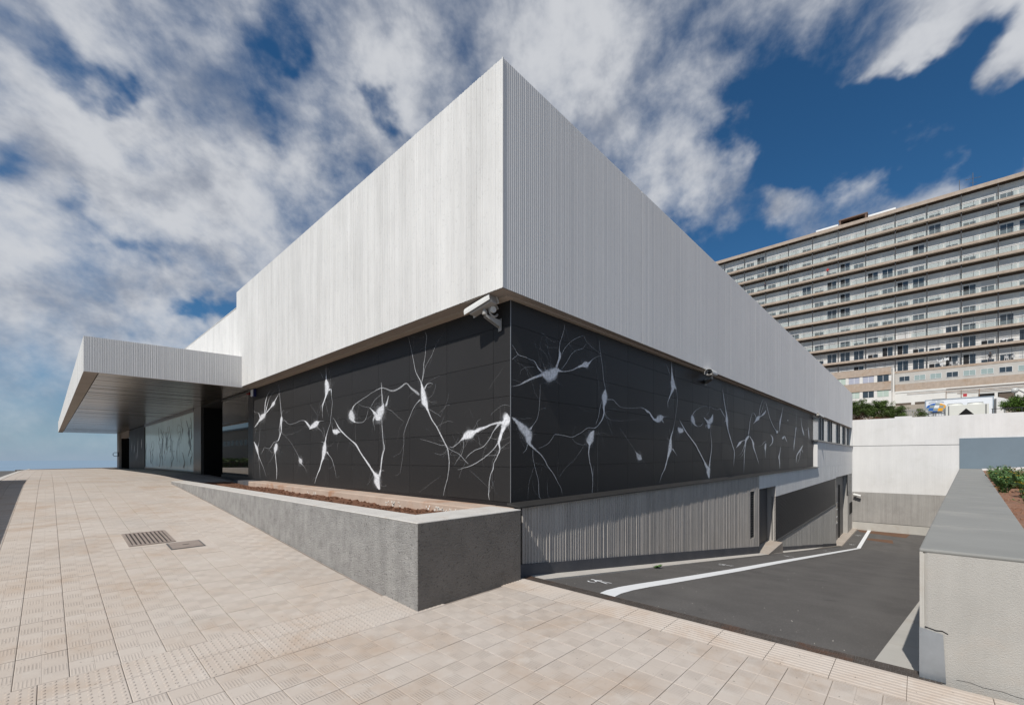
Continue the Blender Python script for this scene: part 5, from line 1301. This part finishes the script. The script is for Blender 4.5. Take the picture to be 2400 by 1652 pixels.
bush('hedge_bush', (48.6, 3.9, 5.65), .9, 1.15, 1.15, 90, 130, 1, 'tall dense dark green bush touching the end of the ribbed building')
bush('hedge_bush', (48.8, 2.4, 5.55), .9, 1.0, 1.05, 80, 130, 2, 'dark green bush with long twigs second from the ribbed building')
bush('hedge_bush', (49.2, 1.2, 5.15), .7, .8, .75, 36, 110, 3, 'thinner green bush growing through the picket fence')
bush('hedge_bush', (48.4, -.3, 5.0), .4, .45, .55, 14, 80, 4, 'small spiky plant at the left foot of the logo board')
bush('hedge_bush', (48.2, -5.5, 5.25), .8, 1.05, .85, 90, 130, 5, 'bright green rounded bush below the lamp globe', m=mat('leaf_bright', (.07, .13, .02), .6, .4, 2.2, spec=.3))
bush('hedge_bush', (47.2, 2.9, 4.75), .5, 1.2, .2, 22, 40, 6, 'dry reddish undergrowth along the top of the white wall', m=mat('dry_brush', (.14, .07, .04), .9, .3, 4))
# picket fence
fe = empty('picket_fence', (49.8, .5, 4.55), 'pale grey picket fence between the bushes and the logo board', 'fence')
q = MB(); q.box(-.012, .012, -.03, .03, 0, 1.15); pme = q.mesh('picket', mat('grey_pickets', (.30, .30, .29), .7, .1))
for i in range(21): link('picket', pme, fe, (49.8, 1.6 - i * .105, 4.55))
for z in (4.75, 5.5):
    b = MB(); b.box(49.815, 49.84, -.55, 1.65, z, z + .05); part('rail', b, m_frame, fe)
# white cabin with the oval logo, chiller, duct, lamp, frame
ca = empty('white_cabin', (52, -2.3, 4.55), 'white box cabin carrying an oval chequered logo', 'cabin')
b = MB(); b.box(50.2, 53.5, -4.32, -.48, 4.56, 6.38); part('body', b, m_sign, ca)
b = MB()
for x0, x1, y0, y1, z0, z1 in ((50.18, 50.2, -4.34, -.46, 6.34, 6.40), (50.18, 50.2, -.53, -.46, 4.56, 6.34), (50.18, 50.2, -4.34, -4.28, 4.56, 6.34)): b.box(x0, x1, y0, y1, z0, z1)
part('edge_trim', b, m_galv, ca)
lg = MB(); LY, LZ, LA, LBz = -1.14, 5.70, .63, .42
cols = {}
mats_l = [m_lgr, m_lblue, m_lor, m_sign]
def logo_poly(u0, u1, v0, v1, mi):
    # square of a slanted chequer clipped to the oval
    def inside(p): return p[0] ** 2 + p[1] ** 2 <= 1.0
    pts = []
    N = 6
    grid = [(lerp(u0, u1, i / N), lerp(v0, v1, j / N)) for i in range(N + 1) for j in range(N + 1)]
    lg.cur = mi
    for i in range(N):
        for j in range(N):
            cs = [(lerp(u0, u1, (i + a) / N), lerp(v0, v1, (j + c) / N)) for a, c in ((0, 0), (1, 0), (1, 1), (0, 1))]
            sl = [(a + .18 * c, c - .12 * a) for a, c in cs]
            if all(a * a + c * c <= 1.02 for a, c in sl):
                lg.poly([(50.178, LY - a * LA, LZ + c * LBz) for a, c in sl])
cell = [[0, 1, 0, 2, 0], [1, 0, 3, 0, 2], [0, 1, 0, 2, 0], [1, 0, 1, 0, 2]]
for i in range(5):
    for j in range(4):
        logo_poly(-1.1 + i * .44, -1.1 + (i + 1) * .44, 1.05 - (j + 1) * .54, 1.05 - j * .54, cell[j][i])
part('oval_logo', lg, mats_l, ca)
b = MB()
for i in range(17):
    if i in (8,): continue
    t = R(125 - i * 4.4); cx, cz = LY - math.cos(t) * LA * 1.18, LZ + math.sin(t) * LBz * 1.28
    b.box(50.176, 50.179, cx - .018, cx + .018, cz - .03, cz + .03)
part('lettering', b, m_txt, ca)
b = MB()
for y in (-.95, -1.08): b.box(50.12, 50.16, y - .02, y + .02, 4.56, 5.25)
for i in range(9): b.box(50.11, 50.12, -1.75 + i * .15, -1.74 + i * .15, 4.56, 5.35)
for i in range(5): b.box(50.10, 50.11, -1.8, -.5, 4.7 + i * .15, 4.71 + i * .15)
b.box(50.09, 50.13, -1.75, -.45, 5.36, 5.40); b.box(50.05, 50.13, -1.72, -1.64, 4.56, 5.6)
part('wire_guard', b, m_rail, ca)
ch = empty('chiller_unit', (48.6, -2.8, 4.55), 'cream air conditioning chiller with black triangle and two fan cowls', 'chiller')
b = MB(); b.box(47.9, 49.4, -3.9, -1.62, 4.56, 5.62); part('body', b, m_hvac, ch)
b = MB(); b.poly([(47.893, -3.12, 4.9), (47.893, -2.32, 4.9), (47.893, -2.72, 5.36)]); b.poly([(47.893, -3.3, 4.56), (47.893, -2.14, 4.56), (47.893, -2.32, 4.9), (47.893, -3.12, 4.9)]); part('triangle_opening', b, m_dark, ch)
for y in (-2.15, -3.25):
    b = MB(); b.lathe((48.6, y, 5.62), [(.50, 0), (.46, .08), (.42, .16), (.40, .17)], 18); c = part('fan_cowl', b, m_hvac, ch)
    b = MB(); b.lathe((48.6, y, 5.775), [(.42, 0), (.43, .03), (.30, .035), (.1, .04)], 18); part('fan_grille', b, m_rail, c)
b = MB()
for y in (-3.75, -1.78): b.box(47.88, 47.899, y - .03, y + .03, 4.56, 5.6)
part('seam', b, m_frame, ch)
du = empty('ventilation_duct', (51, -4.75, 4.55), 'white curved ventilation duct right of the cabin', 'duct')
b = MB(); b.box(50.7, 51.5, -5.0, -4.42, 4.56, 5.7)
prf = [(-4.42, 5.7), (-4.42, 6.1), (-4.5, 6.28), (-4.62, 6.32), (-4.9, 6.22), (-5.2, 6.02), (-5.35, 5.9), (-5.35, 5.7)]
for x in (50.7, 51.5): b.poly([(x, y, z) for y, z in prf])
for (y0, z0), (y1, z1) in zip(prf, prf[1:]): b.quad((50.7, y0, z0), (51.5, y0, z0), (51.5, y1, z1), (50.7, y1, z1))
part('duct_body', b, m_whiteB, du)
b = MB(); b.box(50.66, 50.7, -4.52, -4.40, 4.56, 6.2); part('duct_flange', b, m_frame, du)
la = empty('globe_lamp', (53, -5.7, 4.55), 'pale globe lamp on a thin post above the bright bush', 'lamp')
b = MB(); b.lathe((53, -5.72, 6.75), [(.02, 0), (.13, .05), (.20, .16), (.21, .24), (.17, .36), (.08, .43), (.01, .45)], 14); part('globe', b, mat('globe_plastic', (.5, .5, .48), .3, .05), la, smooth=True)
b = MB(); b.tube([(53, -5.72, 4.55), (53, -5.72, 6.77)], .03, 6); part('post', b, m_frame, la)
rf = empty('red_frame', (52.5, -6.3, 4.55), 'red steel frame with pale pipes at the picture edge', 'frame')
b = MB(); b.tube([(52.5, -6.25, 4.55), (52.5, -6.25, 6.6), (52.5, -7.5, 6.6)], .05, 6); part('red_post', b, mat('red_steel', (.42, .03, .04), .5, .05), rf)
b = MB(); b.tube([(52.5, -5.85, 6.95), (52.5, -6.25, 6.6)], .04, 6); part('brace', b, m_frame, rf)
gr_ = empty('guard_rail', (47, -5.3, 4.6), 'dark low guard rail along the wall top under the bright bush', 'railing')
b = MB(); b.box(46.98, 47.02, -6.6, -3.95, 5.12, 5.16); part('rail', b, m_rail, gr_)
for y in (-4.0, -4.6, -5.4, -6.3):
    b = MB(); b.box(46.98, 47.02, y - .02, y + .02, 4.55, 5.12); part('post', b, m_rail, gr_)
gp = empty('grey_post_box', (46.6, -5.95, 4.6), 'small grey utility box on the wall top at the picture edge', 'box')
b = MB(); b.box(46.4, 46.7, -6.5, -5.98, 4.6, 5.25); part('cabinet', b, m_galv, gp, bevel=.03)
b = MB(); b.box(46.38, 46.4, -6.4, -6.1, 4.75, 5.1); part('cabinet_door', b, m_frame, gp)
# ------------------------------------------------------------------ hospital tower behind
XH = 117.0
HP = empty('hospital_tower', (XH + 8, 10, 11), 'long ten-storey hospital slab with tan balcony bands and glass balustrades', 'building')
fl = [48.088, 44.851, 41.631, 38.29, 35.078, 31.919, 28.707, 25.375, 22.276, 19.004]      # floor levels
BAY = 4.65; Y0 = 3.27
posts = [Y0 + BAY * i for i in range(-4, 10)]
ya, yb = posts[0], posts[-1] + 2
XWALL = XH + 1.2
m_shadeband = mat('slab_shade_brown', (.085, .062, .048), .85, .1, 1)  # brown for the shade painted on the wall under each slab
b = MB(); b.box(XWALL, XH + 16, ya, yb, 4, 51.4); part('rear_wall', b, m_hwall, HP)
for i, z in enumerate([51.8] + fl):
    b = MB()
    b.box(XH, XH + .22, ya, yb, z - (.70 if i == 0 else .45), z); part('slab_edge', b, m_hslab, HP)
    b = MB(); b.box(XH + .22, XWALL - .002, ya, yb, z - .30, z - .03); part('balcony_slab', b, m_hsoff, HP)
for y in posts:
    b = MB(); b.box(XH + .26, XH + .40, y - .07, y + .07, 18.7, 51.3); part('post', b, m_rail, HP)
lvl = [51.8] + fl
q = MB(); q.box(0, .02, 0, BAY / 2 - .10, 0, .78); bme = q.mesh('balustrade_pane', m_bal)
rn = random.Random(21)
# window variants, 1.9 m wide: frame, shutter part closed, glass
def win_mesh(shut, kind):
    w, h = 1.72, 2.12; fr, sh_, gl = MB(), MB(), MB()
    for x0, x1, z0, z1 in ((0, w, 0, .06), (0, w, h - .06, h), (0, .06, .06, h - .06), (w - .06, w, .06, h - .06)): fr.box(-.03, .02, x0, x1, z0, z1)
    zs_ = .06 + (h - .12) * (1 - shut)
    if shut > 0:
        n = max(2, int((h - zs_) / .09))
        for i in range(n):
            za = zs_ + i * (h - .06 - zs_) / n; sh_.box(-.012, .01, .06, w - .06, za + .008, za + (h - .06 - zs_) / n)
    if shut < 1:
        gl.box(0, .01, .06, w / 2 - .03, .06, zs_)
        gl.cur = 1 if kind == 'open' else 0; gl.box(0, .01, w / 2 + .03, w - .06, .06, zs_)
        fr.box(-.02, .015, w / 2 - .03, w / 2 + .03, .06, zs_)
    return fr.mesh('window', m_hfr), sh_.mesh('shutter', m_shut) if sh_.f else None, gl.mesh('pane', [m_hglass, m_hopen]) if gl.f else None
wv = [win_mesh(1, 'c'), win_mesh(.72, 'c'), win_mesh(.45, 'c'), win_mesh(0, 'c'), win_mesh(.6, 'open'), win_mesh(0.05, 'open')]
def place_window(v, loc):
    o = link('window', v[0], HP, loc)
    for nm, me in (('shutter', v[1]), ('pane', v[2])):
        if me: link(nm, me, o, loc)
for f in range(10):
    z = fl[f]; top = lvl[f]
    low = f >= 8
    b = MB()
    b.box(XH + .05, XH + .09, ya, yb, z + .98, z + 1.03); b.box(XH + .05, XH + .08, ya, yb, z + .80, z + .825)
    for y in posts[:-1]:
        for s in (0, 1, 2): b.box(XH + .05, XH + .085, y + s * BAY / 3 - .02, y + s * BAY / 3 + .02, z, z + 1.0)
    if f >= 7:
        for y in posts[:-1]:
            for s in range(3): b.box(XH + .05, XH + .08, y + s * BAY / 3 - .015, y + s * BAY / 3 + .015, z, top - .34)
        b.box(XH + .05, XH + .085, ya, yb, top - .75, top - .72); 
        if low: b.box(XH + .05, XH + .085, ya, yb, z + 1.75, z + 1.78)
    part('railing', b, m_rail, HP)
    for bi, y in enumerate(posts[:-1]):
        for h_ in (0, 1):
            if not low and not (f == 7 and y < Y0 - .1 and rn.random() < .15):
                link('balustrade_pane', bme, HP, (XH + .10, y + .05 + h_ * BAY / 2, z + .01))
            r = rn.random()
            kx = 0 if r < .42 else 1 if r < .60 else 2 if r < .76 else 4 if r < .88 else 3 if r < .95 else 5
            if f == 7 and y < Y0 and r > .35: kx = rn.choice((0, 2, 3, 5))
            if low: kx = rn.choice((0, 1, 2, 3, 5, 4))
            place_window(wv[kx], (XWALL - .012, y + .36 + h_ * 2.32, z + (.02 if kx in (3, 5) or low else .04)))
        if low: continue
    q = MB(); q.box(0, .029, 0, .23, 0, top - .35 - z); wpm = q.mesh('wall_pier', m_hpier)
    for y in posts[:-1]:
        for h_ in (0, 1): link('wall_pier', wpm, HP, (XWALL - .03, y + .10 + h_ * 2.32, z))
    b = MB(); b.box(XWALL - .06, XWALL - .031, ya, yb, top - .82, top - .302); part('slab_shade_band', b, m_shadeband, HP)  # dark strip on the wall stands for the slab's shadow
# right part of the base: window row, tan band, white storey with service openings
b = MB(); b.box(XH + .05, XWALL, ya, Y0 + .05, 16.3, 18.6); part('base_wall', b, mat('base_grey_concrete', (.46, .44, .41), .9, .10, .8), HP)
b = MB(); b.box(XH - .1, XH + .4, ya, Y0 + .02, 14.9, 16.3); part('tan_band', b, m_hslab, HP)
b = MB(); b.box(XH - .05, XWALL + .2, ya, yb, 9, 14.9); b.box(XH - .14, XH - .05, ya, Y0, 14.55, 14.9); part('white_base', b, mat('base_white_paint', (.66, .65, .62), .85, .06, .5, stain=(.45, .38, .30), stainamt=.3, stainscale=.4), HP)
q = MB(); q.cur = 0
q.box(-.03, .02, 0, 1.62, 0, .05); q.box(-.03, .02, 0, 1.62, .98, 1.03); q.box(-.03, .02, .79, .83, .05, .98); q.box(-.03, .02, 0, .05, .05, .98); q.box(-.03, .02, 1.57, 1.62, .05, .98)
q.cur = 1; q.box(0, .01, .05, .79, .05, .98); q.box(0, .01, .83, 1.57, .05, .98)
wme = q.mesh('window', [m_hfr, m_hglass]); wme2 = wme.copy(); wme2.materials[1] = mat('blind_green_glass', (.30, .37, .36), .2, .05)
for i in range(8):
    y = 2.70 - 1.62 - i * 2.24
    link('window', wme if i % 3 == 0 else wme2, HP, (XH + .02, y, 16.83))
for y0, y1, z0, z1, in ((-12.6, -10.6, 11.4, 13.35), (-10.2, -8.2, 12.75, 13.3), (-3.9, -2.1, 12.4, 12.85)):
    b = MB(); b.box(XH - .08, XH - .051, y0, y1, z0, z1); part('service_opening', b, m_back, HP)
for y0, y1, z0, z1 in ((-1.7, .35, 10.2, 12.55), (.9, 3.2, 10.2, 12.5), (-12.6, -10.7, 11.4, 13.1)):
    b = MB(); b.box(XH - .1, XH - .081, y0, y1, z0, z1); part('roller_door', b, m_brown, HP)
b = MB()
rsty = mat('rusty_pipe', (.22, .13, .08), .6, .2, 2)
for z, y0, y1 in ((14.25, -16, 1.5), (14.0, -16, -4.0), (13.7, -13, -5.5), (14.62, -16, -4)): b.tube([(XH - .2, y0, z), (XH - .2, y1, z)], .035, 5)
for y in (-4.0, -6.0, -8.3): b.tube([(XH - .2, y, 14.25), (XH - .2, y, 12.6)], .04, 5)
part('pipes', b, rsty, HP)
b = MB(); b.box(XH - .09, XH - .052, -6.75, -6.25, 13.0, 13.5); part('red_notice', b, mat('notice_red', (.45, .04, .05), .5), HP)
# lower left wing with tan parapets and white piers
LWX = 115.0
b = MB(); b.box(LWX, XH, Y0 + .55, yb, 16.95 + 1.35, 19.75); part('tan_parapet', b, m_hslab, HP)
b = MB(); b.box(LWX, XH, Y0 + .55, yb, 15.2, 16.9); part('tan_parapet', b, m_hslab, HP)
b = MB(); b.box(LWX + .2, XH, Y0 + .5, yb, 9, 19.6); part('wing_wall', b, m_hwall, HP)
b = MB(); b.box(XH - .3, XH + .3, Y0 + .1, Y0 + .42, 12, 19.7); part('white_pilaster', b, m_hwall, HP)
q = MB(); q.cur = 0; q.box(.0, .02, .83, .89, 0, 1.3); q.cur = 1; q.box(.01, .03, 0, 1.75, 0, 1.3)
w3 = q.mesh('window', [m_hfr, m_hglass]); w4 = w3.copy(); w4.materials[1] = mat('pale_green_blind', (.42, .50, .44), .4, .05); w5 = w3.copy(); w5.materials[1] = mat('lilac_blind', (.38, .39, .46), .4, .05)
for i in range(7):
    y = 4.2 + i * 2.3
    link('window', (w3, w5, w5, w4, w3, w4, w5)[i], HP, (LWX + .15, y, 16.95)); link('window', w3 if i % 2 else w4, HP, (LWX + .15, y, 13.9))
    b = MB(); b.box(LWX + .08, LWX + .2, y + 1.78, y + 2.27, 16.91, 18.29); part('white_pier', b, m_hwall, HP)
    b = MB(); b.box(LWX + .08, LWX + .2, y + 1.78, y + 2.27, 12.5, 15.19); part('white_pier', b, m_hwall, HP)
# roof structures
b = MB(); b.box(XH + .5, XH + 6, 12.6, 16.6, 51.4, 52.35); part('roof_house', b, mat('white_roof_house', (.78, .78, .77), .7, .03), HP)
b = MB(); b.box(XH + .5, XH + 6, 3.2, 7.55, 51.4, 52.35); part('roof_house', b, MATS['white_roof_house'], HP)
b = MB(); b.box(XH + .1, XH + .6, 12.1, 12.4, 51.4, 52.9); b.box(XH + .1, XH + .6, 7.75, 8.05, 51.4, 52.9); b.box(XH + .4, XH + 3, 8.05, 12.1, 51.3, 51.95); b.box(XH + .05, XH + 3, 7.6, 12.5, 52.72, 52.95); part('roof_shed', b, mat('brown_roof_shed', (.16, .10, .075), .8, .15), HP)
b = MB(); b.box(XH + 1.5, XH + 1.6, 8.05, 12.1, 51.9, 52.75); part('shed_opening', b, m_dark, HP)
def mast(y, h, label, bars):
    a = empty('roof_antenna', (XH + 2, y, 51.4), label, 'antenna'); q = MB(); q.tube([(XH + 2, y, 51.4), (XH + 2, y, 51.8 + h)], .05, 5); part('mast', q, m_frame, a)
    q = MB()
    for z, w in bars: q.tube([(XH + 2, y - w, z), (XH + 2, y + w, z + .25)], .03, 4)
    if bars:
        for i in range(5): q.tube([(XH + 1.8, y - .8 + i * .4, bars[0][0] + .02 + .05 * i), (XH + 2.2, y - .8 + i * .4, bars[0][0] + .02 + .05 * i)], .02, 4)
        part('aerial', q, m_frame, a)
mast(-5.88, 2.8, 'plain thin antenna mast on the hospital roof, left of the aerial', [])
mast(-7.65, 3.4, 'antenna mast with crossed television aerial on the hospital roof', [(54.0, 1.1), (53.2, .5)])
mast(3.5, 1.0, 'short aerial beside the white roof house', [(52.6, .4)])
mast(34.5, 1.1, 'short mast at the far left of the hospital roof', [])
# plastic chairs and washing on the lower balconies
def chair(x, y, z, rz, label):
    r = empty('plastic_chair', (x, y, z), label, 'chair', 'white plastic chairs on the lowest hospital balcony', (0, 0, rz))
    def lp(n, q): lpart(n, q, m_hfr, r)
    q = MB(); q.box(-.24, .24, -.24, .24, .40, .44); lp('seat', q)
    q = MB(); q.hexa([(-.24, .20, .44), (.24, .20, .44), (.24, .24, .44), (-.24, .24, .44), (-.24, .30, .88), (.24, .30, .88), (.24, .33, .88), (-.24, .33, .88)]); lp('backrest', q)
    for sx in (-1, 1):
        for sy in (-1, 1): q = MB(); q.box(sx * .22 - .025, sx * .22 + .025, sy * .22 - .025, sy * .22 + .025, 0, .40); lp('leg', q)
        q = MB(); q.box(sx * .25 - .03, sx * .25 + .03, -.2, .26, .62, .66); lp('armrest', q)
zc = fl[9]
chair(XH + .55, -4.75, zc, 1.2, 'left white plastic chair of the pair beside the open balcony door')
chair(XH + .6, -5.45, zc, 2.0, 'right white plastic chair of the pair beside the open balcony door')
chair(XH + .6, -11.7, zc, 1.4, 'left of the two white plastic chairs nearest the picture edge')
chair(XH + .6, -12.35, zc, 1.8, 'right of the two white plastic chairs nearest the picture edge')
def cloth(y, z, w, h, label, sag=.25):
    q = MB(); n = 8
    for i in range(n):
        a, c = i / n, (i + 1) / n; f = lambda t: (y - w * t, z - sag * math.sin(math.pi * t) * h)
        (ya_, za_), (yb_, zb_) = f(a), f(c); xo = XH + .2 + .04 * math.sin(i * 2.1); xn = XH + .2 + .04 * math.sin((i + 1) * 2.1)
        q.quad((xo, ya_, za_), (xn, yb_, zb_), (xn, yb_, zb_ - h * (.8 + .2 * math.sin(i + 1))), (xo, ya_, za_ - h * (.8 + .2 * math.sin(i))))
        q.quad((xo + .01, ya_, za_), (xn + .01, yb_, zb_), (xn + .01, yb_, zb_ - h * (.8 + .2 * math.sin(i + 1))), (xo + .01, ya_, za_ - h * (.8 + .2 * math.sin(i))))
    tag(part('white_laundry', q, m_hfr), label, 'laundry', 'washing hung on the hospital balconies')
cloth(-2.75, zc + 1.6, .8, .45, 'crumpled white cloth hung left on the lowest hospital balcony', .9)
cloth(-3.75, zc + 1.75, .65, .62, 'square white cloth hung beside the open balcony door')
cloth(-3.15, zc + .95, .5, .6, 'white cloth hung lowest, over the balcony rail')
cloth(-11.1, fl[8] + .95, .75, .55, 'white bundle hung on the second lowest balcony near the picture edge')
# people on the balconies
def person(x, y, z, rz, label, shirt, trousers, lean=0.0):
    root = empty('person', (x, y, z), label, 'person', 'people on the hospital balconies', (0, 0, rz))
    J = {'pel': (0, 0, .95, .13), 'che': (lean * .5, 0, 1.28, .15), 'nek': (lean, 0, 1.50, .06), 'hed': (lean * 1.1, 0, 1.66, .10), 'top': (lean * 1.1, 0, 1.74, .06)}
    for s, n in ((1, 'l'), (-1, 'r')):
        J.update({'hip' + n: (0, .10 * s, .90, .095), 'kne' + n: (.02, .11 * s, .5, .065), 'ank' + n: (-.02, .11 * s, .09, .045), 'toe' + n: (.14, .12 * s, .04, .04), 'sho' + n: (lean * .9, .19 * s, 1.42, .065), 'elb' + n: (lean + .08, .26 * s, 1.14, .048), 'wri' + n: (lean + .28, .16 * s, 1.04, .035), 'han' + n: (lean + .36, .13 * s, 1.05, .04)})
    names = list(J); ix = {n: i for i, n in enumerate(names)}
    E = [('pel', 'che'), ('che', 'nek'), ('nek', 'hed'), ('hed', 'top')]
    for n in 'lr': E += [('pel', 'hip' + n), ('hip' + n, 'kne' + n), ('kne' + n, 'ank' + n), ('ank' + n, 'toe' + n), ('che', 'sho' + n), ('sho' + n, 'elb' + n), ('elb' + n, 'wri' + n), ('wri' + n, 'han' + n)]
    me = bpy.data.meshes.new('body'); me.from_pydata([J[n][:3] for n in names], [(ix[a], ix[c]) for a, c in E], [])
    o = bpy.data.objects.new('body', me); COL.objects.link(o); o.parent = root
    sk = o.modifiers.new('skin', 'SKIN'); me_sv = me.skin_vertices
    if not me_sv:
        bm = bmesh.new(); bm.from_mesh(me); bm.verts.layers.skin.verify(); bm.to_mesh(me); bm.free(); me_sv = me.skin_vertices
    for i, n in enumerate(names): me_sv[0].data[i].radius = (J[n][3], J[n][3])
    me_sv[0].data[0].use_root = True
    o.modifiers.new('sub', 'SUBSURF').levels = 1; o.modifiers['sub'].render_levels = 1
    m = bpy.data.materials.new('clothing'); m.use_nodes = True; k = NT(m.node_tree)
    tc = k.new('ShaderNodeTexCoord').outputs['Object']; _, _, zz_ = k.sep(tc)
    c = k.mix(k.ss(zz_, .93, .97), (*trousers, 1), (*shirt, 1)); c = k.mix(k.ss(zz_, 1.50, 1.53), c, (.42, .26, .19, 1))
    k.put(k.n['Principled BSDF'].inputs['Base Color'], c); k.n['Principled BSDF'].inputs['Roughness'].default_value = .8
    me.materials.append(m)
    q = MB(); q.lathe((lean * 1.1 - .015, 0, 1.66), [(.108, 0), (.112, .05), (.09, .10), (.03, .125)], 10); lpart('hair', q, m_twig, root)
person(XH + .45, -9.7, zc, math.pi, 'person in dark clothes leaning on the lowest balcony rail', (.03, .03, .035), (.12, .13, .16), .15)
person(XH + .45, 14.45, fl[2] + .02, math.pi, 'person in a red top on an upper hospital balcony', (.45, .03, .03), (.05, .05, .07), .1)
person(XH + .45, 26.7, fl[2] + .02, math.pi, 'person in dark blue on an upper balcony at the far left of the tower', (.02, .025, .05), (.02, .02, .03), .05)
# building over the street, out of the frame: mirrored in the entrance glass
sh = empty('street_house', (-24, 35, 0), 'tan building across the street, seen only mirrored in the entrance glass', 'building')
b = MB(); b.box(-34, -24, 20, 190, -3, 8.5); part('wall', b, mat('tan_house_render', (.42, .36, .29), .9, .08, .5), sh)
b = MB(); b.box(-34.3, -23.7, 19.7, 190.3, 8.5, 8.9); part('roof', b, m_frame, sh)
q = MB(); q.box(0, .03, 0, 2.0, 0, 1.4); wq = q.mesh('window', m_glassdk)
for i in range(45): link('window', wq, sh, (-24.02, 22 + i * 3.7, 4.6))
b = MB(); rr = random.Random(6)
for i in range(9000):
    p = Vector((-17 + rr.uniform(-.8, .8), rr.uniform(10, 190), -.6 + rr.random() * 2.0)); u = Vector((rr.gauss(0, 1), rr.gauss(0, 1), rr.gauss(0, 1))).normalized(); w = u.orthogonal().normalized(); l = rr.uniform(.15, .35)
    b.poly([p - u * l, p + w * l * .5, p + u * l, p - w * l * .5])
hd = empty('street_hedge', (-17, 35, 0), 'long clipped hedge across the street, seen only mirrored in the entrance glass', 'hedge'); part('foliage', b, m_leaf, hd)
b = MB(); b.box(-17.5, -16.5, 10, 190, -3, .9); part('inner_twigs', b, m_twig, hd)
